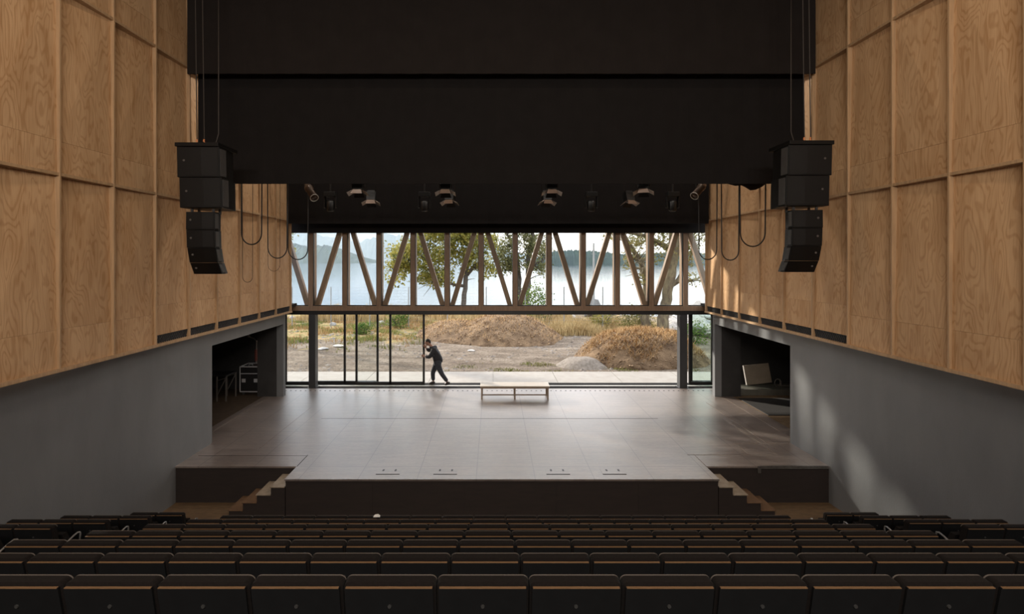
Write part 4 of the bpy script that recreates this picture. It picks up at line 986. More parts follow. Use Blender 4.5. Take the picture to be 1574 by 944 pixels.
# ------------------------------------------------------------------ outside: terrace, ground, mounds, lake
CONC = mat('terrace_concrete', (0.33, 0.30, 0.262), 0.7, col2=(0.28, 0.25, 0.215), vscale=2.5, bump=0.08)
m = MB()
x = -24.0
m.box(-24, 24, 19.97, 22.04, -0.3, -0.035)
while x < 24:
    m.box(x + 0.008, x + 2.392, 19.96, 22.05, -0.15, -0.012); x += 2.4
struct(m.build('ground_terrace', CONC))
def ground_mat():
    m = bpy.data.materials.new('site_ground'); m.use_nodes = True; nt = m.node_tree; N = nt.nodes.new; L = nt.links.new; b = nt.nodes['Principled BSDF']
    b.inputs['Roughness'].default_value = 0.95; b.inputs['Specular IOR Level'].default_value = 0.1
    tc = N('ShaderNodeTexCoord'); sep = N('ShaderNodeSeparateXYZ'); L(tc.outputs['Object'], sep.inputs[0])
    mp = N('ShaderNodeMapping'); mp.inputs['Scale'].default_value = (0.5, 1.1, 1); L(tc.outputs['Object'], mp.inputs[0])
    n1 = N('ShaderNodeTexNoise'); n1.inputs['Scale'].default_value = 0.9; n1.inputs['Detail'].default_value = 9; n1.inputs['Roughness'].default_value = 0.68; L(mp.outputs[0], n1.inputs['Vector'])
    r1 = N('ShaderNodeValToRGB'); e = r1.color_ramp.elements; e[0].position = 0.30; e[0].color = (0.10, 0.077, 0.058, 1); e[1].position = 0.72; e[1].color = (0.30, 0.255, 0.208, 1)
    e2 = r1.color_ramp.elements.new(0.5); e2.color = (0.185, 0.15, 0.119, 1); L(n1.outputs['Fac'], r1.inputs[0])
    # pebbles
    v = N('ShaderNodeTexNoise'); v.inputs['Scale'].default_value = 9; v.inputs['Detail'].default_value = 6; v.inputs['Roughness'].default_value = 0.75; L(tc.outputs['Object'], v.inputs['Vector'])
    r2 = N('ShaderNodeValToRGB'); r2.color_ramp.elements[0].position = 0.38; r2.color_ramp.elements[0].color = (0.55, 0.53, 0.5, 1); r2.color_ramp.elements[1].position = 0.66; r2.color_ramp.elements[1].color = (1.35, 1.33, 1.3, 1); L(v.outputs['Fac'], r2.inputs[0])
    mm = N('ShaderNodeMix'); mm.data_type = 'RGBA'; mm.blend_type = 'MULTIPLY'; mm.inputs[0].default_value = 1; L(r1.outputs[0], mm.inputs[6]); L(r2.outputs[0], mm.inputs[7])
    # grass cover: far strip and left field
    n3 = N('ShaderNodeTexNoise'); n3.inputs['Scale'].default_value = 0.55; n3.inputs['Detail'].default_value = 6; n3.inputs['Roughness'].default_value = 0.65; L(tc.outputs['Object'], n3.inputs['Vector'])
    yy = N('ShaderNodeMapRange'); yy.inputs[1].default_value = 25.5; yy.inputs[2].default_value = 35; yy.inputs[3].default_value = -0.22; yy.inputs[4].default_value = 0.30; L(sep.outputs[1], yy.inputs[0])
    ad = N('ShaderNodeMath'); L(n3.outputs['Fac'], ad.inputs[0]); L(yy.outputs[0], ad.inputs[1])
    xx = N('ShaderNodeMapRange'); xx.inputs[1].default_value = -6.0; xx.inputs[2].default_value = -1.0; xx.inputs[3].default_value = 0.0; xx.inputs[4].default_value = -0.26; L(sep.outputs[0], xx.inputs[0])
    ad2 = N('ShaderNodeMath'); L(ad.outputs[0], ad2.inputs[0]); L(xx.outputs[0], ad2.inputs[1])
    r3 = N('ShaderNodeValToRGB'); r3.color_ramp.elements[0].position = 0.50; r3.color_ramp.elements[1].position = 0.62; L(ad2.outputs[0], r3.inputs[0])
    n4 = N('ShaderNodeTexNoise'); n4.inputs['Scale'].default_value = 1.6; n4.inputs['Detail'].default_value = 7; L(tc.outputs['Object'], n4.inputs['Vector'])
    r4 = N('ShaderNodeValToRGB'); e = r4.color_ramp.elements; e[0].position = 0.38; e[0].color = (0.19, 0.175, 0.07, 1); e[1].position = 0.60; e[1].color = (0.36, 0.255, 0.13, 1)
    L(n4.outputs['Fac'], r4.inputs[0])
    g2 = N('ShaderNodeMix'); g2.data_type = 'RGBA'; g2.blend_type = 'MULTIPLY'; g2.inputs[0].default_value = 1; L(r4.outputs[0], g2.inputs[6]); L(r2.outputs[0], g2.inputs[7])
    mx = N('ShaderNodeMix'); mx.data_type = 'RGBA'; L(r3.outputs[0], mx.inputs[0]); L(mm.outputs[2], mx.inputs[6]); L(g2.outputs[2], mx.inputs[7])
    L(mx.outputs[2], b.inputs['Base Color'])
    bp = N('ShaderNodeBump'); bp.inputs['Strength'].default_value = 0.8; bp.inputs['Distance'].default_value = 0.08; L(v.outputs['Fac'], bp.inputs['Height']); L(bp.outputs[0], b.inputs['Normal'])
    return m
GROUND = ground_mat()
def nz3(x, y, s, o=0.0): return noise.noise(Vector((x * s + o, y * s - o, o * 0.37)))
LAKEZ = -1.25
def ground_z(x, y):
    t = max(0, min(1, (y - 22.0) / 5))
    z = -0.06 + t * (0.10 * nz3(x, y, 0.22) + 0.05 * nz3(x, y, 0.9, 5) + 0.025 * nz3(x, y, 2.5, 9))
    if x < -3: z += min(1, (-3 - x) / 5) * max(0, min(1, (y - 27) / 10)) * (0.18 + 0.12 * nz3(x, y, 0.5, 3))
    # bank at the shore
    ysh = 47.5 + 1.6 * nz3(x, 0, 0.15, 2) - (3.0 if x > 9 else 0) * min(1, max(0, (x - 9) / 4))
    if y > ysh: z -= (y - ysh) * 0.55
    return z
m = MB(); nx, ny = 150, 100
xs = [-46 + 92 * i / nx for i in range(nx + 1)]; ysg = [22.0 + 31 * (j / ny) ** 1.15 for j in range(ny + 1)]
m.v = [Vector((x, y, ground_z(x, y))) for y in ysg for x in xs]
m.f = [[j*(nx+1)+i, j*(nx+1)+i+1, (j+1)*(nx+1)+i+1, (j+1)*(nx+1)+i] for j in range(ny) for i in range(nx)]; m.m = [0] * len(m.f)
struct(m.build('ground', GROUND, smooth=True))

SOIL = mat('mound_soil', (0.235, 0.16, 0.097), 0.95, col2=(0.075, 0.048, 0.03), vscale=1.8, bump=1.0, bscale=14, detail=10, spec=0.1, ramp=(0.32, 0.66))
CLOD = mat('soil_clod', (0.36, 0.255, 0.16), 0.95, col2=(0.075, 0.048, 0.03), vscale=1.6, spec=0.1)
STRAW = mat('dry_straw', (0.50, 0.33, 0.16), 0.9, col2=(0.30, 0.18, 0.085), vscale=3, spec=0.1)
STRAWY = mat('dry_yellow_grass', (0.52, 0.40, 0.21), 0.9, col2=(0.36, 0.25, 0.115), vscale=1, spec=0.1)
GREENG = mat('green_grass', (0.17, 0.205, 0.06), 0.9, col2=(0.30, 0.27, 0.10), vscale=0.8, spec=0.1)
def mound_h(x, y, cx, cy, rx, ry, h, p):
    u, v = (x - cx) / rx, (y - cy) / ry
    d = math.sqrt(u * u + v * v)
    d *= 1 + 0.12 * nz3(x, y, 0.5, cx) 
    if d >= 1.0: return -0.3
    return h * (1 - d ** p) + 0.10 * nz3(x, y, 1.1, 3) + 0.05 * nz3(x, y, 3.0, 8) + 0.03 * nz3(x, y, 7, 4)
def mound(cx, cy, rx, ry, h, p, label, extra=None, straw_n=0, straw_top=0.4, sl=0.16):
    n = 90; m = MB()
    def hz(x, y):
        z = mound_h(x, y, cx, cy, rx, ry, h, p)
        if extra:
            for e in extra: z = max(z, mound_h(x, y, *e))
        return z
    X0, X1 = cx - rx * 1.5, cx + rx * 1.5; Y0, Y1 = cy - ry * 1.3, cy + ry * 1.3
    g = lambda x, y: ground_z(x, y) - 0.04 + max(-0.3, hz(x, y))
    root = empty('soil_mound', (cx, cy, ground_z(cx, cy)), label, 'mound', 'heaps of soil outside')
    m.v = [Vector((X0 + (X1 - X0) * i / n, Y0 + (Y1 - Y0) * j / n, g(X0 + (X1 - X0) * i / n, Y0 + (Y1 - Y0) * j / n))) for j in range(n + 1) for i in range(n + 1)]
    m.f = [[j*(n+1)+i, j*(n+1)+i+1, (j+1)*(n+1)+i+1, (j+1)*(n+1)+i] for j in range(n) for i in range(n)]
    m.f = [f for f in m.f if max(hz(m.v[k].x, m.v[k].y) for k in f) > -0.25]; m.m = [0] * len(m.f)
    me = m.build('soil', SOIL, root, smooth=True)
    bm = bmesh.new(); bm.from_mesh(me.data); bmesh.ops.delete(bm, geom=[v for v in bm.verts if not v.link_faces], context='VERTS'); bm.to_mesh(me.data); bm.free()
    rnd = random.Random(int(cx * 10) + 5); s = MB(); c = 0; tries = 0
    while c < straw_n and tries < straw_n * 30:
        tries += 1
        x, y = rnd.uniform(X0, X1), rnd.uniform(Y0, Y1); zz = hz(x, y)
        if zz < h * (straw_top - 0.25 * rnd.random() ** 2) + 0.7 * h * nz3(x, y, 1.1, 6): continue
        z = g(x, y); c += 1
        a = rnd.uniform(0, 6.28); l = rnd.uniform(0.5, 1.3) * sl; w = rnd.uniform(0.008, 0.02)
        d = Vector((math.cos(a), math.sin(a), 0)) * l * rnd.uniform(0.3, 1.1); b = Vector((-math.sin(a), math.cos(a), 0)) * w
        p0 = Vector((x, y, z - 0.02)); p1 = p0 + d + Vector((0, 0, l * rnd.uniform(0.3, 1.0)))
        s.add([p0 - b, p0 + b, p1], [(0, 1, 2)])
    cl = MB(); k = 0
    for _ in range(5200):
        x, y = rnd.uniform(X0, X1), rnd.uniform(Y0, Y1)
        if hz(x, y) < 0.0: continue
        z = g(x, y); r = 0.018 + 0.055 * rnd.random() ** 3
        vs = [(x + rnd.uniform(.6, 1.2) * r * dx, y + rnd.uniform(.6, 1.2) * r * dy, z + r * dz * rnd.uniform(.5, .9)) for dx, dy, dz in ((1, .2, 0), (.3, 1, -.2), (-.9, .4, 0), (-.5, -.9, -.1), (.6, -.8, .1), (.1, .1, 1.0), (-.2, .1, -.7))]
        cl.add(vs, [(0,1,5), (1,2,5), (2,3,5), (3,4,5), (4,0,5), (1,0,6), (2,1,6), (3,2,6), (4,3,6), (0,4,6)])
    tag(cl.build('clods', CLOD, root), 'brown clods and stones', kind='stuff')
    if straw_n: tag(s.build('straw', STRAW, root), 'dry straw-coloured grass', kind='stuff')
    return g
mound(XP(775, 32), 32.3, 3.5, 3.6, 1.42, 2.0, 'soil mound behind the bench, farther of the two heaps', extra=[(XP(700, 33), 33.2, 2.6, 3.2, 0.95, 1.8)], straw_n=6000, straw_top=0.28, sl=0.20)
mound(XP(985, 25.2), 25.3, 3.15, 2.75, 1.36, 2.7, 'soil mound topped with dry straw near the right column', straw_n=9000, straw_top=0.55, sl=0.24)

# pale gravel heap flowing off the near mound
GRAV = mat('grey_gravel', (0.27, 0.235, 0.20), 0.95, col2=(0.17, 0.145, 0.12), vscale=8, bump=0.7, bscale=25, spec=0.1)
m = MB(); n = 30; gx, gy = XP(895, 23.6), 23.6
for j in range(n + 1):
    for i in range(n + 1):
        x, y = gx - 1.3 + 2.6 * i / n, gy - 1.2 + 2.4 * j / n
        m.v.append(Vector((x, y, ground_z(x, y) - 0.05 + max(-0.1, 0.42 * (1 - ((x - gx) / 1.2) ** 2 - ((y - gy) / 1.1) ** 2) + 0.05 * nz3(x, y, 2)))))
m.f = [[j*(n+1)+i, j*(n+1)+i+1, (j+1)*(n+1)+i+1, (j+1)*(n+1)+i] for j in range(n) for i in range(n)]; m.m = [0] * len(m.f)
tag(m.build('gravel_heap', GRAV, smooth=True), 'grey gravel spill at the left foot of the nearer mound', 'gravel heap')

def grass(name, n, fx, fy, ln, mt, label, seed, w=0.02, dens=None, cat='grass'):
    rnd = random.Random(seed); s = MB(); c = 0; t = 0
    while c < n and t < n * 40:
        t += 1
        x, y = rnd.uniform(*fx), rnd.uniform(*fy)
        if dens and dens(x, y) < rnd.random(): continue
        z = ground_z(x, y)
        if z < LAKEZ: continue
        c += 1
        for k in range(3):
            a = rnd.uniform(0, 6.28); l = ln * rnd.uniform(0.4, 1.2); ww = w * rnd.uniform(0.6, 1.4)
            b = Vector((math.cos(a), math.sin(a), 0)) * ww; lean = Vector((rnd.uniform(-1, 1), rnd.uniform(-1, 1), 0)) * l * 0.35
            p0 = Vector((x + rnd.uniform(-.06, .06), y + rnd.uniform(-.06, .06), z - 0.02))
            p1 = p0 + Vector((0, 0, l * 0.6)) + lean * 0.35; p2 = p0 + Vector((0, 0, l)) + lean
            s.add([p0 - b, p0 + b, p1 + b * 0.7, p1 - b * 0.7, p2], [(0, 1, 2, 3), (3, 2, 4)])
    return tag(s.build(name, mt), label, cat, kind='stuff')
sm = lambda v: max(0.0, min(1.0, v))
grass('dry_grass', 5500, (-14, 6), (38.5, 47), 0.75, STRAWY, 'tall dry yellow grass along the far shore behind the left mound', 1, 0.022, lambda x, y: sm(0.5 + 1.6 * nz3(x, y, 0.45, 4)))
grass('dry_grass', 3600, (3.5, 10.5), (32.5, 39), 0.62, STRAWY, 'dry yellow grass strip between the two mounds', 2, 0.016, lambda x, y: sm(0.45 + 1.8 * nz3(x, y, 0.5, 7)))
grass('field_grass', 4600, (-17, -2.5), (26.5, 41), 0.20, GREENG, 'low green grass in the field left of the sliding doors', 3, 0.015, lambda x, y: sm(0.10 + 2.2 * nz3(x, y, 0.6, 11)) * sm((y - 26.5) / 7) * sm((-2.5 - x) / 4))
grass('roadside_weeds', 900, (-2, 9), (22.2, 24.4), 0.10, GREENG, 'sparse low weeds at the terrace edge', 4, 0.010, lambda x, y: sm(0.05 + 1.4 * nz3(x, y, 0.8, 13)))

grass('straw_tufts', 2600, (-17, -3.0), (28, 41), 0.24, STRAW, 'dry straw tufts scattered over the left field', 6, 0.014, lambda x, y: sm(0.15 + 2.2 * nz3(x, y, 0.6, 31)) * sm((y - 27.5) / 7) * sm((-2.5 - x) / 4))
# boulders
ROCK = mat('grey_boulder', (0.40, 0.385, 0.37), 0.85, col2=(0.22, 0.21, 0.20), vscale=2.2, bump=0.6, bscale=8, ramp=(0.3, 0.7))
ROCKW = mat('pale_boulder', (0.46, 0.43, 0.395), 0.85, col2=(0.30, 0.275, 0.25), vscale=2.2, bump=0.5, bscale=8, ramp=(0.3, 0.7))
ROCKMESH = []
def rock_mesh(seed):
    rnd = random.Random(seed); bm = bmesh.new(); bmesh.ops.create_icosphere(bm, subdivisions=3, radius=1.0)
    o = Vector((seed * 3.1, seed * 1.7, 0))
    planes = [Vector((rnd.uniform(-1,1), rnd.uniform(-1,1), rnd.uniform(-.3,1))).normalized() for _ in range(9)]
    for v in bm.verts:
        d = v.co.normalized(); r = 1 + 0.25 * noise.noise(d * 1.3 + o) + 0.08 * noise.noise(d * 4 + o)
        for p in planes:
            c = d.dot(p)
            if c > 0.01: r = min(r, 0.82 / c)
        v.co = d * r
    me = bpy.data.meshes.new('boulder'); bm.to_mesh(me); bm.free()
    return me
for k in range(6):
    for mt in (ROCK, ROCKW):
        me = rock_mesh(k + 1); me.materials.append(mt); ROCKMESH.append(me)
RC = [0]
def boulder(x, y, r, label, grp, pale=False, z=None, sq=0.75, dz=0.35):
    rnd = random.Random(RC[0] * 17 + 3); RC[0] += 1
    me = ROCKMESH[2 * rnd.randrange(6) + (1 if pale else 0)]
    o = bpy.data.objects.new('boulder', me); COL.objects.link(o)
    o.scale = (r * rnd.uniform(0.9, 1.3), r * rnd.uniform(0.8, 1.1), r * sq * rnd.uniform(0.8, 1.1)); o.rotation_euler = (0, 0, rnd.uniform(0, 6.28))
    o.location = (x, y, (ground_z(x, y) if z is None else z) + r * sq * dz)
    return tag(o, label, 'boulder', grp)
def rubble(n, area, seed, hfun, r0, r1, mb=None, keep=None):
    rnd = random.Random(seed); m = mb or MB(); c = t = 0
    while c < n and t < n * 30:
        t += 1
        x, y = rnd.uniform(*area[0]), rnd.uniform(*area[1])
        if keep and keep(x, y) < rnd.random(): continue
        z = hfun(x, y); r = r0 + (r1 - r0) * rnd.random() ** 3; c += 1
        vs = [(x + rnd.uniform(.6, 1.2) * r * dx, y + rnd.uniform(.6, 1.2) * r * dy, z + r * dz * rnd.uniform(.25, .6)) for dx, dy, dz in ((1, .2, 0), (.3, 1, -.2), (-.9, .4, 0), (-.5, -.9, -.1), (.6, -.8, .1), (rnd.uniform(-.4,.4), rnd.uniform(-.4,.4), 1.0), (-.2, .1, -.7))]
        m.add(vs, [(0,1,5), (1,2,5), (2,3,5), (3,4,5), (4,0,5), (1,0,6), (2,1,6), (3,2,6), (4,3,6), (0,4,6)])
    return m
STONE = mat('grey_rubble_stone', (0.27, 0.24, 0.21), 0.9, col2=(0.12, 0.10, 0.085), vscale=1.3, spec=0.1)
tag(rubble(2600, ((-16, 12), (22.2, 38)), 5, ground_z, 0.025, 0.15, keep=lambda x, y: sm(0.35 + 1.5 * nz3(x, y, 0.35, 41))).build('rubble', STONE), 'scattered small stones and clods over the bare yard', 'rubble', kind='stuff')
# named stones in the left field and the open yard
def gy_at(py): return HC * FPX / (py - PY)
for px, py, rpx, lab in ((512, 503, 5, 'grey stone in the left field, seen through the first door pane'), (449, 494, 5, 'stone in the far grass behind the leftmost window'), (467, 497, 4, 'smaller stone right of the one behind the leftmost window'),
                         (533, 494, 7, 'large grey stone at the far edge of the left field, behind a door stile'), (586, 500, 5, 'dark stone beside the green bush behind the doors'), (794, 529, 3, 'small pale stone at the foot of the far mound'), (724, 538, 6, 'flat pale slab lying before the far mound'),
                         (497, 536, 8, 'flat grey slab among weeds behind the left door'), (521, 533, 8, 'pale flat slab right of the other slab behind the left door'), (563, 509, 7, 'flat pale stone behind the green door pane')):
    Y = gy_at(py); flat = 'flat' in lab
    boulder(XP(px, Y), Y, rpx * Y / FPX, lab, 'stones lying in the yard', pale='pale' in lab, sq=0.28 if flat else 0.7, dz=0.3)
# shore rocks in the middle
rnd = random.Random(12)
big = [(845, 484, 9, 'grey shore boulder, leftmost of the row right of the far mound'), (863, 489, 11, 'large rounded grey boulder in the row right of the far mound'), (880, 485, 7, 'grey boulder right of the large rounded one'), (838, 494, 6, 'low pale boulder in front of the leftmost shore boulder')]
for px, py, rpx, lab in big:
    Y = 43.0 if py < 490 else 41; x = XP(px, Y); boulder(x, Y, rpx * Y / FPX, lab, 'boulders right of the far mound', pale='pale' in lab, z=ZP(py, Y) - 0.3)
for k in range(46):
    px = rnd.uniform(835, 1045); Y = rnd.uniform(43.0, 48); boulder(XP(px, Y), Y, rnd.uniform(0.22, 0.55), 'grey boulder in the heap of rocks along the shore', 'shore rock heap', z=-0.05 + rnd.uniform(-0.1, 0.35))
# pale riprap behind the right tree and the green glass
for px, py, Y, rpx, lab in ((1030, 520, 31.0, 11, 'large pale boulder at the foot of the right tree'), (1036, 500, 33.5, 13, 'pale boulder above the large one by the right tree')):
    boulder(XP(px, Y), Y, rpx * Y / FPX, lab, 'pale boulders by the right tree', pale=True, z=ZP(py, Y) - 0.35)
for k in range(60):
    Y = rnd.uniform(31, 42); x = XP(rnd.uniform(1032, 1120), Y); t = (Y - 31) / 11
    boulder(x, Y, rnd.uniform(0.25, 0.6), 'pale boulder in the rock bank right of the big tree', 'rock bank behind the right column', pale=k % 3 != 0, z=0.0 + 1.0 * t + rnd.uniform(-0.1, 0.2))
# stone ruin on the shore
Y = 55.0
RUIN = mat('ruin_stone', (0.30, 0.29, 0.28), 0.9, col2=(0.20, 0.19, 0.185), vscale=3, bump=0.6, bscale=8)
m = MB(); c = P(912, 476, Y); k = Y / FPX
poly = [(-10, 0), (-7, 9), (-3.5, 13), (-3.2, 21), (-0.5, 22), (0.2, 17), (8, 15), (12, 6), (15, 0)]
pr = [(c.x + a * k, c.z + b * k) for a, b in poly]
m.loft([[(x, Y, z) for x, z in pr], [(x * 1.0, Y + 1.4, z) for x, z in pr]]); m.box(c.x - 11 * k, c.x + 16 * k, Y - 0.2, Y + 1.6, LAKEZ - 0.6, c.z + 0.02)
tag(m.build('stone_ruin', RUIN, bevel=0.05), 'grey stone ruin standing in the water at the shore', 'ruin')

# lake
def water():
    m = bpy.data.materials.new('lake_water'); m.use_nodes = True; nt = m.node_tree; N = nt.nodes.new; L = nt.links.new; b = nt.nodes['Principled BSDF']
    b.inputs['Base Color'].default_value = (0.06, 0.085, 0.10, 1); b.inputs['Roughness'].default_value = 0.10; b.inputs['IOR'].default_value = 1.33
    tc = N('ShaderNodeTexCoord'); mp = N('ShaderNodeMapping'); mp.inputs['Scale'].default_value = (0.25, 0.9, 1); L(tc.outputs['Object'], mp.inputs[0])
    n = N('ShaderNodeTexNoise'); n.inputs['Scale'].default_value = 0.8; n.inputs['Detail'].default_value = 5; L(mp.outputs[0], n.inputs['Vector'])
    bp = N('ShaderNodeBump'); bp.inputs['Strength'].default_value = 0.035; bp.inputs['Distance'].default_value = 0.3; L(n.outputs['Fac'], bp.inputs['Height']); L(bp.outputs[0], b.inputs['Normal'])
    return m
m = MB(); m.add([(-6000, 46, LAKEZ), (6000, 46, LAKEZ), (6000, 9000, LAKEZ), (-6000, 9000, LAKEZ)], [(0, 1, 2, 3)]); struct(m.build('lake', water()))

# far shores
FOREST = mat('far_forest', (0.040, 0.062, 0.045), 0.95, var=0.5, vscale=0.08, spec=0.0)
HILL = mat('far_hillside', (0.075, 0.095, 0.070), 0.95, var=0.4, vscale=0.02, spec=0.0)
def ridge(name, px0, px1, Y, prof, depth, mt, jag, seed, n=160):
    rnd = random.Random(seed); m = MB(); rings = []
    for i in range(n + 1):
        t = i / n; px = px0 + (px1 - px0) * t; x = XP(px, Y)
        for (a, ya), (b, yb_) in zip(prof, prof[1:]):
            if a <= px <= b: top = ya + (yb_ - ya) * (px - a) / (b - a)
        h = ZP(top, Y) + jag * (rnd.uniform(-0.5, 0.5) + 0.8 * noise.noise(Vector((i * 0.31, seed, 0))))
        h = max(h, LAKEZ + 0.5)
        rings.append([(x, Y - depth * 0.15, LAKEZ - 1), (x, Y - depth * 0.1, LAKEZ + (h - LAKEZ) * 0.55), (x, Y, h), (x, Y + depth, LAKEZ - 1)])
    m.loft(rings); return struct(m.build(name, mt, smooth=False))
ridge('hill_island', 815, 1120, 700, [(815, 399), (835, 392), (850, 386), (880, 384), (905, 386), (930, 387), (960, 391), (1000, 390), (1060, 388), (1120, 392)], 120, FOREST, 2.4, 4, 260)
ridge('hill_near_left', 380, 575, 1500, [(380, 368), (440, 372), (470, 379), (500, 377), (520, 382), (545, 395), (560, 401), (575, 405)], 500, HILL, 4, 5)
ridge('mountain_left', 300, 830, 4200, [(300, 330), (430, 352), (520, 366), (555, 372), (590, 358), (625, 364), (665, 352), (720, 366), (780, 384), (830, 399)], 1500, HILL, 22, 6, 120)

# haze over the water
hz = bpy.data.materials.new('lake_haze'); hz.use_nodes = True; nt = hz.node_tree; nt.nodes.clear()
o_ = nt.nodes.new('ShaderNodeOutputMaterial'); vs = nt.nodes.new('ShaderNodeVolumeScatter'); vs.inputs['Color'].default_value = (0.62, 0.78, 1.0, 1); vs.inputs['Density'].default_value = 0.00016; vs.inputs['Anisotropy'].default_value = 0.2
nt.links.new(vs.outputs[0], o_.inputs['Volume'])
m = MB(); m.box(-3500, 3000, 130, 5200, -0.9, 420)
o = m.build('haze', hz); tag(o, 'pale haze over the far water', 'haze', kind='stuff')

# ------------------------------------------------------------------ trees, bushes, fence
BARK = mat('grey_bark', (0.125, 0.105, 0.09), 0.9, col2=(0.06, 0.05, 0.043), vscale=6, bump=0.8, bscale=18, stretch=(1, 1, 0.4))
BARKG = mat('mossy_bark', (0.20, 0.165, 0.095), 0.9, col2=(0.085, 0.062, 0.042), vscale=5, bump=0.8, bscale=16, stretch=(1, 1, 0.4))
def leafmat(name, c1, c2):
    m = bpy.data.materials.new(name); m.use_nodes = True; nt = m.node_tree; N = nt.nodes.new; L = nt.links.new; nt.nodes.clear()
    o = N('ShaderNodeOutputMaterial'); d = N('ShaderNodeBsdfDiffuse'); t = N('ShaderNodeBsdfTranslucent'); mx = N('ShaderNodeMixShader'); mx.inputs[0].default_value = 0.45
    tc = N('ShaderNodeTexCoord'); n = N('ShaderNodeTexNoise'); n.inputs['Scale'].default_value = 2.2; n.inputs['Detail'].default_value = 5; L(tc.outputs['Object'], n.inputs['Vector'])
    r = N('ShaderNodeValToRGB'); r.color_ramp.elements[0].position = 0.35; r.color_ramp.elements[1].position = 0.65; r.color_ramp.elements[0].color = c1 + (1,); r.color_ramp.elements[1].color = c2 + (1,)
    L(n.outputs['Fac'], r.inputs[0]); L(r.outputs[0], d.inputs[0]); L(r.outputs[0], t.inputs[0]); L(d.outputs[0], mx.inputs[1]); L(t.outputs[0], mx.inputs[2]); L(mx.outputs[0], o.inputs[0])
    return m
LEAF1 = leafmat('yellow_green_leaves', (0.12, 0.14, 0.04), (0.40, 0.34, 0.09))
LEAF2 = leafmat('backlit_grey_green_leaves', (0.10, 0.11, 0.05), (0.24, 0.23, 0.11))  # greyed leaves, backlight on the two-trunked tree put into the colour
LEAF3 = leafmat('olive_leaves', (0.11, 0.12, 0.04), (0.30, 0.25, 0.10))
LEAFB = leafmat('bush_leaves', (0.06, 0.12, 0.03), (0.20, 0.25, 0.07))
def tree(label, trunks, clumps, bark, leaf, nleaf, lsize, seed, base, branches=()):
    """trunks/branches: lists of (points, radii); clumps: (centre, radii xyz)"""
    rnd = random.Random(seed)
    root = empty('tree', base, label, 'tree', 'trees by the shore')
    m = MB()
    def wob(pts, rs):
        out, orr = [], []
        for i in range(len(pts) - 1):
            for k in range(4):
                t = k / 4; p = Vector(pts[i]).lerp(Vector(pts[i+1]), t); out.append(p + Vector((rnd.uniform(-1,1), rnd.uniform(-1,1), rnd.uniform(-.5,.5))) * rs[i] * 0.22); orr.append(rs[i] + (rs[i+1] - rs[i]) * t)
        out.append(Vector(pts[-1])); orr.append(rs[-1]); return out, orr
    lines = []
    for pts, rs in trunks:
        a, b = wob(pts, rs); m.tube(a, b, 10); lines += a
    m.build('trunk', bark, root, smooth=True)
    m = MB()
    for pts, rs in branches:
        a, b = wob(pts, rs); m.tube(a, b, 7); lines += a[3:]
    tips = []
    for c, r in clumps:                             # twigs from the nearest wood into every clump
        c = Vector(c)
        for k in range(9):
            e = c + Vector((rnd.gauss(0, 0.5) * r[0], rnd.gauss(0, 0.5) * r[1], rnd.gauss(0, 0.5) * r[2]))
            s = min(lines, key=lambda p: (p - e).length + max(0, p.z - e.z) * 0.6); L_ = (e - s).length
            mid = s.lerp(e, 0.5) + Vector((rnd.uniform(-.15, .15), rnd.uniform(-.15, .15), 0.10)) * L_ * 0.8
            m.tube([s, s.lerp(mid, 0.5), mid, mid.lerp(e, 0.6), e], [0.05, 0.04, 0.03, 0.018, 0.006], 5, cap=False); tips += [mid, mid.lerp(e, 0.5), e]
    m.build('branches', bark, root, smooth=True)
    s = MB(); vol = sum(r[0] * r[1] * r[2] for _, r in clumps)
    for c, r in clumps:
        c = Vector(c); n = int(nleaf * r[0] * r[1] * r[2] / vol)
        sub = [c + Vector((rnd.uniform(-1,1) * r[0], rnd.uniform(-1,1) * r[1], rnd.uniform(-1,1) * r[2])) * 0.75 for _ in range(14)]
        for _ in range(n):
            q0 = rnd.choice(sub); p = q0 + Vector((rnd.gauss(0, 0.22) * r[0], rnd.gauss(0, 0.22) * r[1], rnd.gauss(0, 0.22) * r[2]))
            a = Vector((rnd.uniform(-1,1), rnd.uniform(-1,1), rnd.uniform(-1,1))).normalized(); b = a.orthogonal().normalized()
            b = Quaternion(a, rnd.uniform(0, 6.28)) @ b; l = lsize * rnd.uniform(0.6, 1.3)
            s.add([p, p + a * l * 0.5 + b * l * 0.28, p + a * l, p + a * l * 0.5 - b * l * 0.28], [(0, 1, 2, 3)])
    tag(s.build('foliage', leaf, root), kind='stuff')
    return root
def T(px, py, Y, dy=0): v = P(px, py, Y); v.y += dy; return tuple(v)
k1 = 41.0
kk = k1 / FPX
tree('yellow-green leafy tree left of the middle of the truss window, behind the far mound',
     [([T(712, 500, k1), T(713, 462, k1), T(716, 425, k1), T(722, 396, k1), T(726, 360, k1)], [0.24, 0.19, 0.17, 0.12, 0.07])],
     [(T(620, 395, k1), (30*kk, 1.6, 26*kk)), (T(650, 385, k1, 0.8), (34*kk, 1.8, 30*kk)), (T(675, 405, k1), (30*kk, 1.8, 30*kk)), (T(700, 375, k1), (34*kk, 2, 26*kk)), (T(735, 385, k1), (30*kk, 1.8, 30*kk)), (T(610, 420, k1), (18*kk, 1.2, 20*kk)), (T(660, 430, k1), (22*kk, 1.4, 16*kk)), (T(745, 415, k1), (18*kk, 1.3, 16*kk)), (T(690, 350, k1), (50*kk, 2.4, 22*kk))],
     BARK, LEAF1, 11500, 0.24, 21, T(712, 497, k1),
     [([T(714, 440, k1), T(700, 438, k1), T(680, 432, k1), T(668, 415, k1), T(650, 395, k1)], [0.13, 0.12, 0.10, 0.07, 0.04]), ([T(717, 422, k1), T(730, 408, k1), T(742, 398, k1)], [0.18, 0.12, 0.06]), ([T(670, 418, k1), T(640, 408, k1), T(612, 404, k1)], [0.1, 0.07, 0.03])])
k2 = 43.5; kk = k2 / FPX
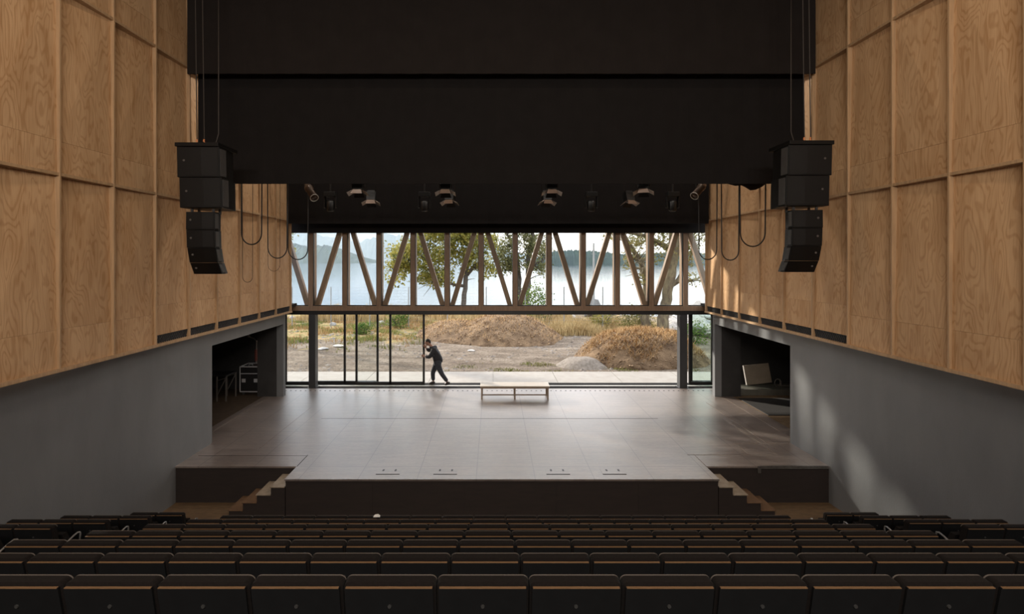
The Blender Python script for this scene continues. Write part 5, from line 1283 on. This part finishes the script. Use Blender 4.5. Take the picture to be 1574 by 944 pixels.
tree('grey-green backlit tree with two leaning trunks in the middle of the truss window',
     [([T(806, 500, k2), T(806, 470, k2), T(812, 440, k2), T(812, 400, k2), T(818, 360, k2), T(824, 330, k2)], [0.26, 0.23, 0.21, 0.18, 0.14, 0.08]), ([T(801, 500, k2, 0.5), T(799, 470, k2, 0.5), T(799, 430, k2, 0.5), T(795, 390, k2, 0.5), T(775, 350, k2, 0.5)], [0.2, 0.18, 0.16, 0.13, 0.07])],
     [(T(775, 380, k2), (24*kk, 1.6, 24*kk)), (T(800, 365, k2), (24*kk, 1.6, 18*kk)), (T(825, 380, k2), (22*kk, 1.6, 26*kk)), (T(832, 412, k2), (14*kk, 1.2, 14*kk)), (T(770, 412, k2), (18*kk, 1.3, 14*kk)), (T(800, 400, k2), (24*kk, 1.6, 16*kk)), (T(800, 335, k2), (50*kk, 2, 20*kk))],
     BARK, LEAF2, 7000, 0.22, 22, T(804, 497, k2), [([T(812, 420, k2), T(825, 405, k2), T(838, 398, k2)], [0.15, 0.1, 0.05])])
k3 = 32.0; kk = k3 / FPX
tree('big thick-trunked tree at the right end of the truss window',
     [([T(1016, 522, k3), T(1020, 490, k3), T(1024, 460, k3), T(1031, 420, k3), T(1037, 385, k3), T(1036, 345, k3), T(1030, 300, k3)], [0.40, 0.33, 0.29, 0.29, 0.33, 0.26, 0.2]), ([T(995, 520, k3, 0.6), T(997, 480, k3, 0.6), T(999, 440, k3, 0.6), T(990, 405, k3, 0.6), T(972, 375, k3, 0.6), T(960, 355, k3, 0.6)], [0.30, 0.27, 0.22, 0.18, 0.12, 0.07])],
     [(T(985, 375, k3), (24*kk, 1.2, 22*kk)), (T(1010, 385, k3), (22*kk, 1.2, 24*kk)), (T(965, 405, k3), (12*kk, 0.9, 14*kk)), (T(1062, 385, k3), (20*kk, 1.2, 26*kk)), (T(1060, 430, k3), (16*kk, 1.0, 12*kk)), (T(1010, 350, k3), (40*kk, 1.6, 16*kk)), (T(1080, 350, k3), (40*kk, 1.6, 26*kk)), (T(985, 430, k3), (10*kk, 0.8, 10*kk)), (T(1040, 330, k3), (60*kk, 2, 20*kk)), (T(940, 362, k3), (14*kk, 0.9, 8*kk))],
     BARKG, LEAF3, 6200, 0.16, 23, T(1012, 520, k3),
     [([T(1028, 440, k3), T(1042, 432, k3), T(1052, 412, k3), T(1062, 395, k3)], [0.18, 0.16, 0.12, 0.06]), ([T(1050, 430, k3), T(1066, 432, k3), T(1078, 426, k3)], [0.08, 0.06, 0.03]), ([T(1034, 385, k3), T(1010, 372, k3), T(990, 362, k3), T(965, 358, k3)], [0.2, 0.16, 0.12, 0.06]), ([T(1000, 425, k3), T(985, 405, k3), T(975, 398, k3)], [0.14, 0.1, 0.05])])
# a twig reaching in at the far left
k4 = 30.0; kk = k4 / FPX
tree('leafy branch tips of a tree at the far left window edge', [([T(405, 520, k4), T(408, 440, k4), T(415, 370, k4), T(420, 330, k4)], [0.3, 0.24, 0.18, 0.08])],
     [(T(435, 352, k4), (26*kk, 0.8, 12*kk)), (T(425, 375, k4), (26*kk, 0.8, 18*kk)), (T(410, 340, k4), (40*kk, 1.2, 24*kk))], BARK, LEAF1, 1500, 0.17, 24, T(405, 520, k4))
def bush(px, py, Y, r, n, seed, label, mt=LEAFB, tall=1.0, ls=0.12):
    c = P(px, py, Y); z = ground_z(c.x, Y) ; rnd = random.Random(seed)
    root = empty('bush', (c.x, Y, z), label, 'bush', 'bushes outside')
    m = MB()
    for k in range(7):
        a = rnd.uniform(0, 6.28); m.tube([(c.x, Y, z), (c.x + math.cos(a) * r * 0.5, Y + math.sin(a) * r * 0.4, z + r * tall * 0.8), (c.x + math.cos(a) * r * 0.8, Y + math.sin(a) * r * 0.7, z + r * tall * 1.3)], [0.025, 0.015, 0.005], 5)
    m.build('stems', BARK, root)
    s = MB()
    for _ in range(n):
        d = Vector((rnd.gauss(0, 1), rnd.gauss(0, 1), rnd.gauss(0, 1))).normalized() * rnd.uniform(0.4, 1.0) ** 0.5 * r * (1 + 0.25 * rnd.gauss(0, 1))
        p = Vector((c.x + d.x, Y + d.y * 0.7, z + max(0.02, r * tall * 0.75 + d.z * tall)))
        a = Vector((rnd.uniform(-1,1), rnd.uniform(-1,1), rnd.uniform(-.4,1))).normalized(); b = a.orthogonal().normalized(); l = ls * rnd.uniform(0.6, 1.3)
        s.add([p, p + a * l * 0.5 + b * l * 0.28, p + a * l, p + a * l * 0.5 - b * l * 0.28], [(0, 1, 2, 3)])
    tag(s.build('foliage', mt, root), kind='stuff')
bush(612, 500, 36, 0.75, 1100, 1, 'green bush behind the sliding door the man pushes')
bush(558, 508, 33, 0.5, 600, 2, 'small bright green bush behind the green door pane', tall=0.8)
bush(822, 480, 40.5, 1.15, 1500, 3, 'green bush right of the two-trunked tree', tall=1.4, ls=0.18)
bush(978, 500, 33.2, 1.0, 1800, 4, 'dark green bush at the foot of the big right tree', mt=LEAF3, tall=0.95, ls=0.13)
bush(925, 500, 36.5, 0.8, 800, 5, 'yellow-green weedy bush between shore rocks and right tree', mt=LEAF1, tall=0.9)
bush(1068, 540, 30, 0.9, 900, 6, 'green bush behind the green tinted glass', tall=0.8)
# fence
POST = mat('grey_fence_post', (0.30, 0.30, 0.30), 0.6, var=0.2)
WIRE = mat('fence_wire', (0.25, 0.25, 0.25), 0.5)
YFN = 36.0; zt = ZP(441, YFN)
fx0 = XP(441, YFN)
fence = empty('wire_fence', (XP(700, YFN), YFN, 0), 'tall wire mesh fence on thin grey posts before the water', 'fence')
pxs = [441 + 60.0 * k * 0 + v for k, v in ((0, 0),)]
for k in range(12):
    px = 449 + 59.7 * (k - 1) + (k == 0) * 0
    x = XP(px, YFN); z0 = ground_z(x, YFN)
    m = MB(); m.tube([(x, YFN, z0 - 0.05), (x, YFN, zt)], 0.032, 8); m.build('post', POST, fence)
m = MB(); xa, xb = XP(389, YFN), XP(1046, YFN)
for i in range(14):
    z = 0.15 + (zt - 0.2) * i / 13; m.box(xa, xb, YFN - 0.003, YFN + 0.003, z - 0.003, z + 0.003)
nv = 130
for i in range(nv):
    x = xa + (xb - xa) * i / nv; m.box(x - 0.002, x + 0.002, YFN - 0.002, YFN + 0.002, 0.1, zt)
m.build('wire_mesh', WIRE, fence)
# mast
Y = 52.0; x = XP(912.5, Y)
m = MB(); m.tube([(x, Y, LAKEZ - 1), (x, Y, ZP(374, Y))], [0.11, 0.085], 10); m.box(x - 0.25, x + 0.25, Y - 0.04, Y + 0.04, ZP(391, Y), ZP(391, Y) + 0.03)
tag(m.build('mast', POST), 'lone pale mast standing at the water in front of the wooded island', 'mast')
